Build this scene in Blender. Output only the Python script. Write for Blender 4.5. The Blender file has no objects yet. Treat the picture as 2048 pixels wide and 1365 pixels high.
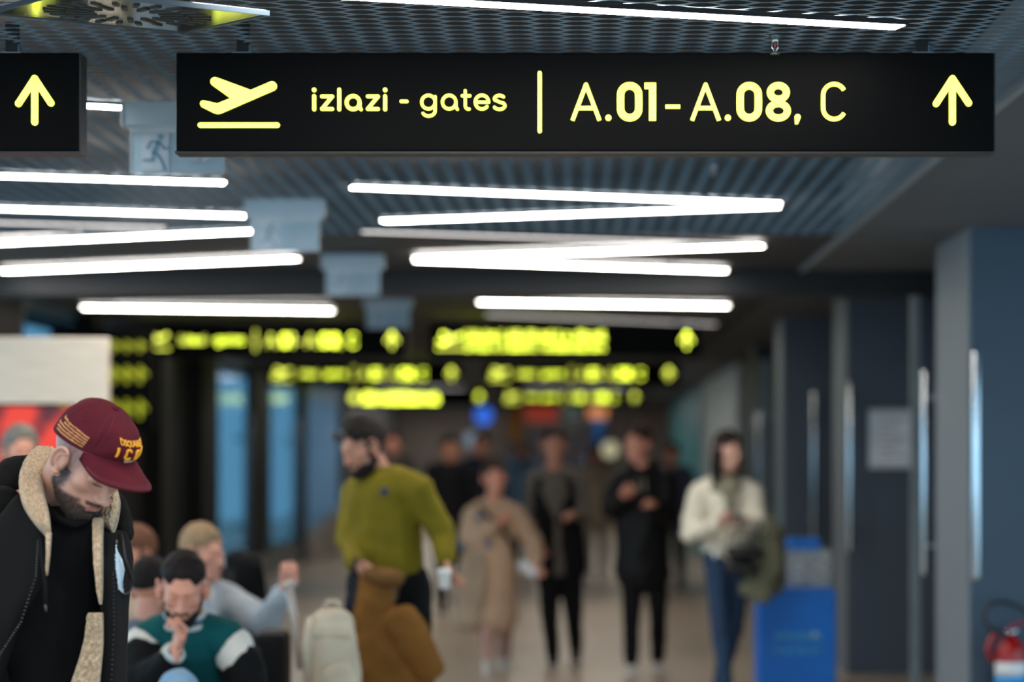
import bpy, math, random
import numpy as np
from mathutils import Vector, Matrix
random.seed(7); np.random.seed(7)
R_ = math.radians

# ------------------------------------------------------------------ camera, world, exposure
SC = bpy.context.scene
COL = SC.collection
FPX, VX, VY, ZC = 4835.6, 1155.0, 918.0, 1.55      # focal length in pixels, vanishing point of the corridor, eye height
cd = bpy.data.cameras.new('camera'); cam = bpy.data.objects.new('camera', cd); COL.objects.link(cam)
cam.location = (0, 0, ZC); cam.rotation_euler = (R_(90), 0, 0)
cd.lens = 85; cd.sensor_width = 36; cd.sensor_fit = 'HORIZONTAL'
cd.shift_x = -(VX-1024)/2048; cd.shift_y = (VY-682.5)/2048
cd.clip_start = .1; cd.clip_end = 300
cd.dof.use_dof = True; cd.dof.focus_distance = 6.4; cd.dof.aperture_fstop = 1.6; cd.dof.aperture_blades = 0
SC.camera = cam
W = bpy.data.worlds.new('daylight'); SC.world = W; W.use_nodes = True
bg = W.node_tree.nodes['Background']
bg.inputs[0].default_value = (.20, .33, .43, 1); bg.inputs[1].default_value = 4.4
SC.view_settings.view_transform = 'Standard'; SC.view_settings.look = 'None'
SC.view_settings.gamma = 1; SC.view_settings.use_curve_mapping = False
SC.view_settings.exposure = 0.25
BAR = 36.0          # radiance of the linear ceiling lamps
LETTER = 1.9        # radiance of the lit sign lettering

# ------------------------------------------------------------------ helpers
def lin(c):
    return tuple(((v/255+.055)/1.055)**2.4 if v > 10 else v/255/12.92 for v in c)
def P(px, py, Y):
    """the world point that lies Y metres down the corridor at this bearing"""
    return Vector(((px-VX)*Y/FPX, Y, ZC+(VY-py)*Y/FPX))

MATS = {}
def mat(name, col, rough=.6, metal=0, var=.12, vs=6, bump=0, bs=120, emit=0, trans=0, spec=.5, alpha=1, sheen=0, stretch=None, vcol=False, ior=1.45):
    if name in MATS: return MATS[name]
    m = bpy.data.materials.new(name); m.use_nodes = True
    nt = m.node_tree; b = nt.nodes['Principled BSDF']
    c = lin(col)
    tc = nt.nodes.new('ShaderNodeTexCoord'); mp = nt.nodes.new('ShaderNodeMapping')
    nt.links.new(tc.outputs['Object'], mp.inputs[0])
    if stretch: mp.inputs['Scale'].default_value = stretch
    n = nt.nodes.new('ShaderNodeTexNoise'); n.inputs['Scale'].default_value = vs; n.inputs['Detail'].default_value = 4
    nt.links.new(mp.outputs[0], n.inputs['Vector'])
    rp = nt.nodes.new('ShaderNodeValToRGB')
    rp.color_ramp.elements[0].position = .3; rp.color_ramp.elements[1].position = .7
    rp.color_ramp.elements[0].color = tuple(v*(1-var) for v in c)+(1,)
    rp.color_ramp.elements[1].color = tuple(min(1, v*(1+var)) for v in c)+(1,)
    nt.links.new(n.outputs[0], rp.inputs[0])
    src = rp.outputs[0]
    if vcol:
        at = nt.nodes.new('ShaderNodeAttribute'); at.attribute_name = 'tint'
        mx = nt.nodes.new('ShaderNodeMix'); mx.data_type = 'RGBA'
        nt.links.new(at.outputs['Alpha'], mx.inputs[0]); nt.links.new(src, mx.inputs[6]); nt.links.new(at.outputs['Color'], mx.inputs[7])
        src = mx.outputs[2]
    nt.links.new(src, b.inputs['Base Color'])
    b.inputs['Roughness'].default_value = rough; b.inputs['Metallic'].default_value = metal
    b.inputs['Specular IOR Level'].default_value = spec
    if sheen:
        b.inputs['Sheen Weight'].default_value = sheen
    if trans:
        b.inputs['Transmission Weight'].default_value = trans; b.inputs['IOR'].default_value = ior
    if alpha < 1: b.inputs['Alpha'].default_value = alpha
    if bump:
        n2 = nt.nodes.new('ShaderNodeTexNoise'); n2.inputs['Scale'].default_value = bs; n2.inputs['Detail'].default_value = 3
        nt.links.new(mp.outputs[0], n2.inputs['Vector'])
        bp = nt.nodes.new('ShaderNodeBump'); bp.inputs['Strength'].default_value = bump; bp.inputs['Distance'].default_value = .004
        nt.links.new(n2.outputs[0], bp.inputs['Height']); nt.links.new(bp.outputs[0], b.inputs['Normal'])
    if emit:
        nt.links.new(rp.outputs[0], b.inputs['Emission Color']); b.inputs['Emission Strength'].default_value = emit
    MATS[name] = m
    return m

class MB:
    def __init__(s): s.v = []; s.f = []
    def add(s, v, f):
        o = len(s.v); s.v += [tuple(p) for p in v]; s.f += [tuple(i+o for i in q) for q in f]; return s
    def box(s, x0, x1, y0, y1, z0, z1):
        return s.add([(x0,y0,z0),(x1,y0,z0),(x1,y1,z0),(x0,y1,z0),(x0,y0,z1),(x1,y0,z1),(x1,y1,z1),(x0,y1,z1)],
                     [(3,2,1,0),(4,5,6,7),(0,1,5,4),(1,2,6,5),(2,3,7,6),(3,0,4,7)])
    def tube(s, pts, rad, n=10, flat=1.0, side=None, caps=True):
        pts = [Vector(p) for p in pts]; k = len(pts)
        if not hasattr(rad, '__len__'): rad = [rad]*k
        rings = []; prev = None
        for i in range(k):
            d = (pts[min(i+1,k-1)]-pts[max(i-1,0)])
            d = d.normalized() if d.length > 1e-9 else Vector((0,0,1))
            a = Vector(side) if side is not None else (prev if prev is not None else (Vector((1,0,0)) if abs(d.x) < .8 else Vector((0,1,0))))
            a = (a-d*a.dot(d))
            if a.length < 1e-6: a = d.orthogonal()
            a.normalize(); b = d.cross(a); prev = a
            rings.append([pts[i]+a*(rad[i]*math.cos(2*math.pi*j/n))+b*(rad[i]*flat*math.sin(2*math.pi*j/n)) for j in range(n)])
        v = [p for r in rings for p in r]
        f = [(i*n+j, i*n+(j+1)%n, (i+1)*n+(j+1)%n, (i+1)*n+j) for i in range(k-1) for j in range(n)]
        if caps: f += [tuple(range(n-1,-1,-1)), tuple((k-1)*n+j for j in range(n))]
        return s.add(v, f)
    def rc(s, p0, p1, r0, r1, flat=1.0, side=None, n=14):
        """tapered capsule"""
        p0 = Vector(p0); p1 = Vector(p1); d = p1-p0
        d = d.normalized() if d.length > 1e-6 else Vector((0,0,1))
        m = min(1, flat) if flat > 0 else 1
        pts = []; rad = []
        for t in (-1, -.86, -.5, 0): pts.append(p0+d*(r0*t*m)); rad.append(max(r0*math.sqrt(max(0,1-t*t)), r0*.02))
        for t in (0, .5, .86, 1): pts.append(p1+d*(r1*t*m)); rad.append(max(r1*math.sqrt(max(0,1-t*t)), r1*.02))
        return s.tube(pts, rad, n, flat, side)
    def ball(s, c, r, n=14):
        c = Vector(c); r = r if hasattr(r, '__len__') else (r,r,r); m = max(6, n*2//3)
        v = []; f = []
        for i in range(m+1):
            t = math.pi*i/m
            for j in range(n):
                a = 2*math.pi*j/n
                v.append((c.x+r[0]*max(math.sin(t),.01)*math.cos(a), c.y+r[1]*max(math.sin(t),.01)*math.sin(a), c.z+r[2]*math.cos(t)))
        f = [(i*n+j, (i+1)*n+j, (i+1)*n+(j+1)%n, i*n+(j+1)%n) for i in range(m) for j in range(n)]
        f += [tuple(range(n)), tuple(m*n+j for j in range(n-1,-1,-1))]
        return s.add(v, f)
    def lathe(s, prof, c=(0,0,0), n=20):
        v = [(c[0]+r*math.cos(2*math.pi*j/n), c[1]+r*math.sin(2*math.pi*j/n), c[2]+z) for r, z in prof for j in range(n)]
        k = len(prof)
        f = [(i*n+j, i*n+(j+1)%n, (i+1)*n+(j+1)%n, (i+1)*n+j) for i in range(k-1) for j in range(n)]
        f += [tuple(range(n-1,-1,-1)), tuple((k-1)*n+j for j in range(n))]
        return s.add(v, f)
    def prism(s, poly, y0, y1):
        """poly in x,z extruded along y; convex or simple"""
        n = len(poly)
        v = [(x,y0,z) for x,z in poly]+[(x,y1,z) for x,z in poly]
        return s.add(v, [tuple(range(n)), tuple(range(2*n-1,n-1,-1))]+[(i,i+n,(i+1)%n+n,(i+1)%n) for i in range(n)])
    def disc(s, x, z, r, y0, y1, n=18):
        return s.prism([(x+r*math.cos(-2*math.pi*i/n), z+r*math.sin(-2*math.pi*i/n)) for i in range(n)], y0, y1)
    def stroke(s, pts, w, y0, y1, round_=True, joints=True):
        """flat stroke of width w through the points (x,z), extruded from y0 (front) to y1"""
        for (xa,za),(xb,zb) in zip(pts, pts[1:]):
            L = math.hypot(xb-xa, zb-za)
            if L < 1e-9: continue
            nx, nz = -(zb-za)/L*w/2, (xb-xa)/L*w/2
            s.prism([(xa+nx,za+nz),(xb+nx,zb+nz),(xb-nx,zb-nz),(xa-nx,za-nz)], y0, y1)
        rng = range(len(pts)) if round_ else range(1, len(pts)-1)
        if joints:
            for i in rng: s.disc(pts[i][0], pts[i][1], w/2, y0, y1, 14)
        return s
    def xf(s, m):
        s.v = [tuple(m @ Vector(p)) for p in s.v]; return s

def arr2mesh(name, v, f):
    me = bpy.data.meshes.new(name); me.from_pydata([tuple(map(float, p)) for p in v], [], [tuple(map(int, q)) for q in f]); me.update(); return me
def obj(name, mb, material=None, parent=None, smooth=False, bevel=0, sub=0):
    me = mb if isinstance(mb, bpy.types.Mesh) else arr2mesh(name, mb.v, mb.f)
    o = bpy.data.objects.new(name, me); COL.objects.link(o)
    if material: 
        if not me.materials: me.materials.append(material)
    if smooth:
        for p in me.polygons: p.use_smooth = True
    if bevel:
        b = o.modifiers.new('bevel', 'BEVEL'); b.width = bevel; b.segments = 2; b.limit_method = 'ANGLE'
    if sub:
        b = o.modifiers.new('sub', 'SUBSURF'); b.levels = sub; b.render_levels = sub
    if parent: attach(o, parent)
    return o
def attach(o, parent):
    o.parent = parent
    m = Matrix.Identity(4); q = parent
    while q is not None:
        m = (q.matrix_parent_inverse @ q.matrix_basis if q.parent else q.matrix_basis) @ m; q = q.parent
    o.matrix_parent_inverse = m.inverted()
def tag(o, label, cat, group=None, kind=None):
    o['label'] = label; o['category'] = cat
    if group: o['group'] = group
    if kind: o['kind'] = kind
    return o
def thing(name, label, cat, loc=(0,0,0), group=None):
    o = bpy.data.objects.new(name, None); COL.objects.link(o); o.location = loc; o.empty_display_size = .1
    return tag(o, label, cat, group)
def struct(name, mb, m, label=None, **k):
    o = obj(name, mb, m, **k)
    if k.get('parent') is None: o['kind'] = 'structure'
    if label: o['label'] = label; o['category'] = name.split('_')[0]
    return o
def copy_tree(o, loc, parent=None):
    c = o.copy(); COL.objects.link(c); c.parent = parent
    if loc is not None: c.location = loc
    for ch in list(o.children):
        copy_tree(ch, None, c)
    return c

def bake(mb, vox, smooth=6, noise=0, nscale=9, seed=0):
    """fuse overlapping shapes of mb into one continuous skin"""
    me = arr2mesh('tmp', mb.v, mb.f); o = bpy.data.objects.new('tmp', me); COL.objects.link(o)
    m = o.modifiers.new('r', 'REMESH'); m.mode = 'VOXEL'; m.voxel_size = vox; m.adaptivity = 0
    if smooth:
        m = o.modifiers.new('s', 'SMOOTH'); m.factor = .5; m.iterations = smooth
    dg = bpy.context.evaluated_depsgraph_get()
    e = bpy.data.meshes.new_from_object(o.evaluated_get(dg))
    n = len(e.vertices); v = np.empty(n*3, np.float32); e.vertices.foreach_get('co', v); v = v.reshape(-1,3).astype(float)
    if noise:
        nn = np.empty(n*3, np.float32); e.vertex_normals.foreach_get('vector', nn); nn = nn.reshape(-1,3)
        v = v+nn*(noise*folds(v, nscale, seed))[:,None]
    f = [tuple(p.vertices) for p in e.polygons]
    bpy.data.objects.remove(o); bpy.data.meshes.remove(me); bpy.data.meshes.remove(e)
    return v, f
def folds(v, s, seed=0):
    rs = np.random.RandomState(seed+11); d = np.zeros(len(v))
    for k in range(7):
        w = rs.normal(size=3); w[2] *= .7; w *= s*(1+.5*k)/np.linalg.norm(w)
        d += np.sin(v@w*2+rs.rand()*6.28+1.3*np.sin(v@w[[1,2,0]]+rs.rand()*6))/(1+.6*k)
    return d/2.2
def join(*parts):
    V = []; F = []; o = 0
    for v, f in parts:
        V.append(np.asarray(v, float)); F += [tuple(i+o for i in q) for q in f]; o += len(v)
    return np.concatenate(V), F
def xform(part, M):
    v, f = part; M = np.array(M)
    return (np.asarray(v)@M[:3,:3].T+M[:3,3], f)
def blob(name, mb, vox, material, parent=None, smooth=6, noise=0, nscale=9, seed=0):
    v, f = bake(mb, vox, smooth, noise, nscale, seed)
    return obj(name, arr2mesh(name, v, f), material, parent, smooth=True)

# ------------------------------------------------------------------ materials
LET = mat('lit_lettering', (238, 246, 96), .5, var=.03, emit=LETTER)
BLACK = mat('sign_black', (6, 6, 7), .45, var=.15, vs=3, bump=.05, bs=400, spec=.05)
BLACKM = mat('black_metal', (22, 23, 26), .35, .3)
CHROME = mat('chrome', (200, 208, 214), .18, 1, var=.05)
STEEL = mat('satin_steel', (120, 132, 140), .35, 1, var=.08)
LAMP = mat('lamp_diffuser', (255, 246, 236), .5, var=.01, emit=BAR)
LAMPDIM = mat('lamp_diffuser_dim', (235, 230, 228), .5, var=.01, emit=1.6)
# ------------------------------------------------------------------ the setting
H = 2.75
FLOOR = mat('polished_floor', (178, 160, 140), .34, var=.16, vs=.45, bump=.03, bs=6, spec=.5)
struct('floor', MB().box(-9, 7, -3, 62, -.1, 0), FLOOR, 'polished beige stone floor of the concourse')
SLAB = mat('plenum_black', (10, 11, 13), .9)
GYP = mat('gypsum_slate', (76, 82, 88), .75, var=.06, vs=1.5)
DARKC = mat('ceiling_charcoal', (36, 40, 45), .7, var=.1, vs=1)
ceil = struct('ceiling', MB().box(-5, 1.42, -1.5, 15.85, H+.30, H+.4), SLAB, 'black void above the open mesh ceiling')
struct('ceiling_border', MB().box(1.445, 3.6, -1.5, 62, H, H+.4).box(3.6, 6.5, 9, 13, H, H+.4), GYP, 'plain grey plaster ceiling strip along the shops')
struct('ceiling_far', MB().box(-5, 1.42, 12.95, 62, H+.012, H+.29), DARKC, 'charcoal ceiling beyond the open mesh')
struct('trim_1', MB().box(1.418, 1.445, -1.5, 15.44, H-.012, H+.29), mat('trim_grey', (120, 128, 134), .5), 'thin grey edge trim of the mesh ceiling')
struct('trim_2', MB().box(-5, 2.95, 15.45, 15.85, H-.152, H+.011), mat('beam_navy', (15, 20, 26), .6), 'dark downstand beam across the corridor')
# expanded metal mesh: wavy strand ribbons, neighbouring rows touch at the knuckles
def mesh_ceiling():
    mb_v = []; mb_f = []
    swd, lwd = .068, .166
    x = np.concatenate([np.arange(-4.6, 1.41, lwd/8)]); n = len(x)
    ph = (x/lwd)*2*math.pi
    j = 0; y = 3.6
    while y < 12.93:
        s = 1 if j % 2 else -1
        c = np.cos(ph)
        tri = np.sign(c)*np.abs(c)**.75
        yy = y+s*swd/4*tri
        node = np.abs(c)**1.3
        lo = H+.002*node
        hi = lo+.0052-.0030*node
        dy = .0040-.0018*node
        o = len(mb_v)
        mb_v += list(zip(x, yy, lo))+list(zip(x, yy+dy, hi))
        mb_f += [(o+i, o+i+1, o+n+i+1, o+n+i) for i in range(n-1)]
        y += swd/2; j += 1
    mb = MB(); mb.v = mb_v; mb.f = mb_f
    return mb
m_mesh = mat('expanded_metal', (172, 190, 202), .4, .35, var=.12, vs=3)
em = obj('expanded_mesh', mesh_ceiling(), m_mesh, ceil, smooth=True); em['kind'] = 'stuff'; em['label'] = 'steel expanded metal ceiling mesh of diamond openings'

# right-hand side: piers, recesses and long pull handles
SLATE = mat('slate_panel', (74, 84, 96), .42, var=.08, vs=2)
SLATEL = mat('slate_panel_lit', (110, 118, 125), .55, var=.06, vs=2)  # paler copy of the slate, light on the pier sides put into the colour
DARKW = mat('dark_recess', (24, 27, 32), .5, var=.1)
struct('wall_right', MB().box(2.9, 3.0, 12.5, 56, 0, H), DARKW, 'dark wall behind the shop fronts on the right')
struct('wall_right_return', MB().box(2.91, 6.5, 12.6, 12.75, 0, H), SLATE, 'slate wall running off to the right of the nearest pier')
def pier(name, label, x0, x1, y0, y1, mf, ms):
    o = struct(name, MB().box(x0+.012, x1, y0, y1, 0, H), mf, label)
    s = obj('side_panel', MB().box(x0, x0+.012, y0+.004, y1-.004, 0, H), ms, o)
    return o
pier('wall_pier_1', 'slate pier at the right edge of the corridor, blue reflection painted on its front', 2.03, 2.9, 12.55, 13.7, mat('slate_blue_reflection', (48, 65, 82), .38, var=.06, vs=2), SLATEL)  # blue of the front stands in for what its gloss reflects
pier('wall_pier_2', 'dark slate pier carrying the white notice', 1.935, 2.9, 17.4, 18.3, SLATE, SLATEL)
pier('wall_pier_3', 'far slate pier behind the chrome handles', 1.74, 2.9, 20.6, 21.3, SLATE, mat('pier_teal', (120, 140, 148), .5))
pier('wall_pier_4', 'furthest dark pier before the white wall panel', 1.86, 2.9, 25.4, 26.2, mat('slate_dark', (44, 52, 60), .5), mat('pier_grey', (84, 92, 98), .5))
struct('wall_right_white', MB().box(2.0, 2.1, 30, 38.6, 0, H), mat('pale_panel', (196, 206, 204), .6, var=.04), 'pale wall panel far down on the right')
struct('wall_right_teal', MB().box(2.0, 2.1, 38.6, 52, 0, H), mat('teal_panel', (0, 138, 150), .5, var=.08), 'teal wall panel far down on the right')
FRAME = mat('door_frame_metal', (132, 146, 152), .4, .5)
for k, (x, y, z1) in enumerate([(2.10, 15.0, 2.56), (1.80, 23.2, 2.5)]):
    struct('trim_%d' % (3+k), MB().box(x-.028, x+.028, y, y+.06, 0, z1), FRAME, ['slim grey frame post beside the slate pier', 'slim grey frame post far down the shop fronts'][k])
struct('window_1', MB().box(2.78, 2.80, 13.72, 17.38, .02, 2.5), mat('dark_glass', (20, 30, 38), .08, var=.02, spec=.8), 'dark glass shop front between the piers')
# left-hand side
BLK = mat('black_cladding', (8, 10, 12), .6, var=.2, vs=1, spec=.15)
wl = struct('wall_left', MB().box(-4.26, -4.2, 17, 28.3, 0, 2.40).box(-4.26, -4.2, 23.4, 28.3, 2.4, H).box(-4.26,-4.2,17,18.3,2.4,H), BLK, 'black clad wall on the left')
for y0, y1 in [(31.05, 32.75), (36.4, 37.1), (43, 56)]:
    obj('pier', MB().box(-4.26, -4.15, y0, y1, 0, H), BLK if y0 < 40 else mat('grey_clad', (70, 76, 84), .6), wl)
for y in (20.2, 23.6, 26.2):
    obj('pilaster', MB().box(-4.2, -4.05, y, y+.55, 0, H), mat('pilaster_charcoal', (16, 17, 18), .6, spec=.2), wl)
GLASS = mat('window_glass', (84, 114, 128), .06, var=.02, trans=1, spec=.5, ior=1.03)
FROST = mat('window_blind', (132, 148, 162), .6, trans=.6, ior=1.03)
def window(n, y0, y1, z0, z1, label, m=GLASS):
    fr = struct('window_%d' % n, MB().box(-4.26, -4.20, y0, y1, z0-.06, z0).box(-4.26, -4.20, y0, y1, z1, min(H, z1+.05)).box(-4.26,-4.20,y0,y0+.05,z0,z1).box(-4.26,-4.20,y1-.05,y1,z0,z1), BLACKM, label)
    obj('pane', MB().box(-4.24, -4.23, y0+.05, y1-.05, z0, z1), m, fr)
    return fr
window(2, 28.3, 31.05, .42, 2.69, 'blue daylight window on the left beside the black wall')
window(3, 32.75, 36.4, .36, 2.58, 'second blue daylight window on the left')
window(4, 37.1, 43, .36, 2.58, 'furthest greyish window on the left', FROST)
window(5, 18.3, 23.4, 2.46, 2.69, 'blue clerestory strip near the ceiling on the left')
struct('baseboard_left', MB().box(-4.27, -4.12, 28.3, 43, 0, .30), mat('base_grey', (96, 98, 100), .6), 'grey base wall under the left windows')
# sloping balustrade of a ramp in front of the left windows
struct('trim_8', MB().add([(-4.05,36,0),(-3.9,36,0),(-3.9,36,.42),(-4.05,36,.42),(-4.05,47,0),(-3.9,47,0),(-3.9,47,1.15),(-4.05,47,1.15)],
       [(0,1,2,3),(7,6,5,4),(1,5,6,2),(0,3,7,4),(3,2,6,7),(0,4,5,1)]), mat('ramp_beige', (158, 146, 138), .7), 'sloping beige ramp balustrade by the left windows')
struct('wall_back', MB().box(-4.5, 3, 56, 56.2, 0, H), mat('back_taupe', (140, 132, 128), .7, var=.2, vs=.8), 'taupe wall at the far end of the corridor')
struct('wall_back_recess', MB().box(-1.6, .6, 55.4, 55.98, 0, 2.2), mat('shop_dark', (66, 66, 76), .6, var=.3, vs=1.2), 'dark shop opening in the far wall')

# ------------------------------------------------------------------ linear ceiling lamps
def lamp(a, b, label, dim=False, grp='linear ceiling lamps'):
    a = Vector((a[0], a[1], 0)); b = Vector((b[0], b[1], 0)); c = (a+b)/2; L = (b-a).length
    t = thing('linear_ceiling_lamp', label, 'lamp', (c.x, c.y, H-.010), grp)
    t.rotation_euler = (0, 0, math.atan2(b.y-a.y, b.x-a.x))
    hs = obj('housing', MB().box(-L/2-.01, L/2+.01, -.040, -.036, -.008, .006).box(-L/2-.01, L/2+.01, .036, .040, -.008, .006).box(-L/2-.01,-L/2,-.036,.036,-.008,.006).box(L/2,L/2+.01,-.036,.036,-.008,.006), BLACKM)
    df = obj('diffuser', MB().box(-L/2, L/2, -.035, .035, -.010, .004), LAMPDIM if dim else LAMP)
    hs.parent = t; df.parent = t
    return t
HK = FPX*(H-.012-ZC)
def cp(px, py):
    y = HK/(VY-py); return ((px-VX)*y/FPX, y)
def ext(p, q, L=1.9):
    """lamp of length L with its right end at q, running through p"""
    p = Vector(p); q = Vector(q); d = (p-q).normalized(); return tuple(q+d*L), tuple(q)
lamp(*ext(cp(920,1), cp(1800,50)), 'bright linear lamp slanting across above the big gates sign')
lamp(cp(705,372), cp(1556,405), 'nearest linear lamp under the big sign, upper arm of the first V')
lamp(cp(768,440), cp(1556,411), 'lower arm of the first lamp V, right of the second exit sign')
lamp(cp(725,461), cp(1500,487), 'faint unlit-looking lamp between the two lamp Vs', True)
lamp(cp(832,515), cp(1523,490), 'upper arm of the second lamp V on the right')
lamp(cp(832,519), cp(1450,540), 'lower arm of the second lamp V, just before the dark beam')
lamp(cp(958,603), cp(1455,611), 'linear lamp beyond the dark beam on the right')
lamp(cp(975,628), cp(1430,648), 'dim linear lamp far right just above the far signs', True)
lamp(*ext(cp(158,207), cp(250,212)), 'linear lamp seen between the two black signs')
lamp(*ext(cp(0,349), cp(448,363)), 'uppermost of the long lamps on the left, below the small arrow sign')
lamp(*ext(cp(0,415), cp(498,430)), 'second long lamp on the left, ending at the second exit sign')
lamp(*ext(cp(0,443), cp(330,453)), 'faint lamp on the left between the lit ones', True)
lamp(*ext(cp(0,484), cp(510,460)), 'third long lamp on the left, touching the second exit sign')
lamp(cp(8,541), cp(592,516), 'lowest long lamp on the left in front of the dark beam')
lamp(cp(165,614), cp(665,621), 'left linear lamp beyond the dark beam')
lamp(cp(232,604), cp(655,597), 'dim left lamp close behind the one beyond the beam', True)
for k, (y, w) in enumerate([(22.6, 0), (25.2, 1), (32, 1), (35.5, 0), (41.5, 1), (46, 0)]):
    s = .3 if w else -.3
    lamp((-.9, y-s), (.95, y+s), 'far ceiling lamp of the right row hidden behind the signs', grp='far lamps on the right')
    lamp((-3.5, y+s), (-1.65 if y < 24 else -1.95, y-s), 'far ceiling lamp of the left row hidden behind the signs', grp='far lamps on the left')
for k, y in enumerate((47.6, 49.4, 51.6, 54.0)):  # lamps added behind the signs to brighten the dark far end
    for x in (-3.7, -.9):
        lamp((x, y), (x+1.3, y), 'added lamp that brightens the far end of the corridor', grp='added lamps at the far end')
for k, (y, s) in enumerate([(5.2, -.3), (4.0, .3), (2.8, -.3), (1.4, .3), (0, -.3)]):
    lamp((-.95, y-s), (.9, y+s), 'ceiling lamp of the right row above the camera', grp='lamps above the camera')
    lamp((-3.4, y+s), (-1.5, y-s), 'ceiling lamp of the left row above the camera', grp='lamps above the camera on the left')

# ------------------------------------------------------------------ hanging signs
S = 6.94/FPX        # metres per photograph pixel on the big sign
def SX(px): return (px-1170)*S
def SZ(py): return (204-py)*S
def arc(cx, cy, rx, ry, a0, a1, n=14):
    return [(cx+rx*math.cos(R_(a0+(a1-a0)*i/n)), cy-ry*math.sin(R_(a0+(a1-a0)*i/n))) for i in range(n+1)]
Y0, Y1 = -.0565, -.0495      # lettering stands a little proud of the face
def st(pts, w, rnd=True):
    return MB().stroke([(SX(x), SZ(y)) for x, y in pts], w*S, Y0, Y1, rnd)
def sts(strokes, w, rnd=True):
    m = MB()
    for p in strokes: m.stroke([(SX(x), SZ(y)) for x, y in p], w*S, Y0, Y1, rnd)
    return m
def pg(m, pts): return m.prism([(SX(x), SZ(y)) for x, y in pts][::-1], Y0, Y1)
def plane_icon():
    m = MB()
    pg(m, [(434,156),(502,181),(461,197),(425,171)][::-1]); m.disc(SX(430), SZ(164), 8.6*S, Y0, Y1)
    pg(m, [(540.5,164.6),(548.6,181.3),(441,228.0),(429,226),(435,208),(502,181)][::-1]); m.disc(SX(544.5), SZ(173), 9.4*S, Y0, Y1)
    pg(m, [(409,202),(435,208),(441,222),(430,227.5),(403,214)][::-1]); m.disc(SX(407), SZ(208), 6.2*S, Y0, Y1); m.disc(SX(436), SZ(220), 8.6*S, Y0, Y1)
    m.stroke([(SX(401),SZ(251)),(SX(555),SZ(251))], 10*S, Y0, Y1)
    return m
def arrow_icon(cx=1904.5):
    return sts([[(cx,158),(cx,245)], [(cx-32.5,208),(cx,158),(cx+32.5,207)]], 13)
def word_izlazi():
    m = MB()
    for x in (628.6, 770.5):
        m.stroke([(SX(x),SZ(193)),(SX(x),SZ(219.5))], 7.2*S, Y0, Y1); m.disc(SX(x), SZ(180.5), 4.3*S, Y0, Y1)
    for x0, x1 in ((644,665), (735.5,756.5)):
        m.stroke([(SX(x),SZ(y)) for x,y in ((x0,193.5),(x1,193.5),(x0,218.7),(x1,218.7))], 6.6*S, Y0, Y1)
    m.stroke([(SX(678.8),SZ(180)),(SX(678.8),SZ(219.5))], 7.2*S, Y0, Y1)
    m.stroke([(SX(x),SZ(y)) for x,y in arc(706.5,206,13,13.2,0,360,28)], 7*S, Y0, Y1)
    m.stroke([(SX(719.8),SZ(206)),(SX(719.8),SZ(216)),(SX(722.3),SZ(219.5))], 6.6*S, Y0, Y1)
    return m
def word_gates():
    w = 5.5; L = [arc(857,205,13.5,13.6,0,360,28), [(870.6,194),(870.6,222)]+arc(857.5,222,13,11,0,-150,10),
         arc(898.5,205,13.5,13.6,0,360,28), [(912,205),(912,215),(915,219.3)],
         [(930.7,182),(930.7,212)]+arc(937,212,6.3,7,180,285,6), [(924.5,192.3),(940,192.3)],
         [(950.5,205)]+[(977.4,205)]+arc(964,205,13.4,13.8,0,320,24),
         arc(999,198.3,10,6.6,35,200,10)+[(996,203.4),(1003,206)]+arc(999,212.2,11,7.2,50,-155,12)]
    return sts(L, w)
def stad(cx, cy, hw, hh, a0=0, a1=360, n=36):
    """rounded-end letter outline (narrow 0 and C)"""
    out = []
    for i in range(n+1):
        a = R_(a0+(a1-a0)*i/n); s_ = math.sin(a); c_ = math.cos(a)
        yy = (hh-hw)*(1 if s_ > 1e-6 else -1 if s_ < -1e-6 else 0)
        out.append((cx+hw*c_, cy-(yy+hw*s_)))
    return out
def gate_code():
    items = []
    def A(cx): return sts([[(cx-27,241.5),(cx,170),(cx+27,241.5)], [(cx-18.5,217),(cx+18.5,217)]], 7.8, False)
    def dot(cx): return MB().disc(SX(cx), SZ(236.3), 5.9*S, Y0, Y1)
    def zero(cx): return st(stad(cx, 204.3, 18.2, 32), 14)
    items += [('letter_a', A(1172)), ('full_stop', dot(1216.7)), ('digit_zero', zero(1259.3)),
              ('digit_one', sts([[(1305,166.5),(1305,242)]], 13.6, False).stroke([(SX(1289),SZ(172.5)),(SX(1305),SZ(172.5))], 12*S, Y0, Y1, False)),
              ('hyphen', sts([[(1331,214),(1360,214)]], 7.5, False)),
              ('letter_a', A(1411)), ('full_stop', dot(1455.6)), ('digit_zero', zero(1498.3)),
              ('digit_eight', sts([arc(1556.5,185.5,16.2,13.8,0,360,24), arc(1556.5,222.3,18.2,14.6,0,360,24)], 13)),
              ('comma', pg(MB().disc(SX(1595), SZ(235), 5.8*S, Y0, Y1), [(1589.5,236),(1600.7,236),(1595.5,249),(1590,249)][::-1])),
              ('letter_c', st(stad(1668, 204, 22, 35, 28, 332), 7.8, False))]
    return items
def panel(mats):
    return None
def sign_body(t, w=1636*S, h=197*S):
    m = MB().box(-w/2, w/2, -.05, .05, -h/2, h/2)
    b = obj('sign_box', m, BLACK, bevel=.004); b.parent = t
    lip = obj('edge_frame', MB().box(-w/2-.004, w/2+.004, -.044, .044, -h/2-.006, -h/2+.002).box(w/2-.001, w/2+.005, -.044, .044, -h/2, h/2), mat('edge_satin', (34, 33, 33), .45, .2)); lip.parent = t
    for px in (482, 1848):
        x = (px-1170)*S
        q = obj('hanger_post', MB().box(x-.017, x+.017, -.017, .017, h/2, H-2.575+.06), BLACKM); q.parent = t
        br = obj('bracket', MB().box(x-.03, x+.03, -.03, .03, h/2, h/2+.006).box(x+.017, x+.022, -.01, .01, h/2, h/2+.03), STEEL); br.parent = q
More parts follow.
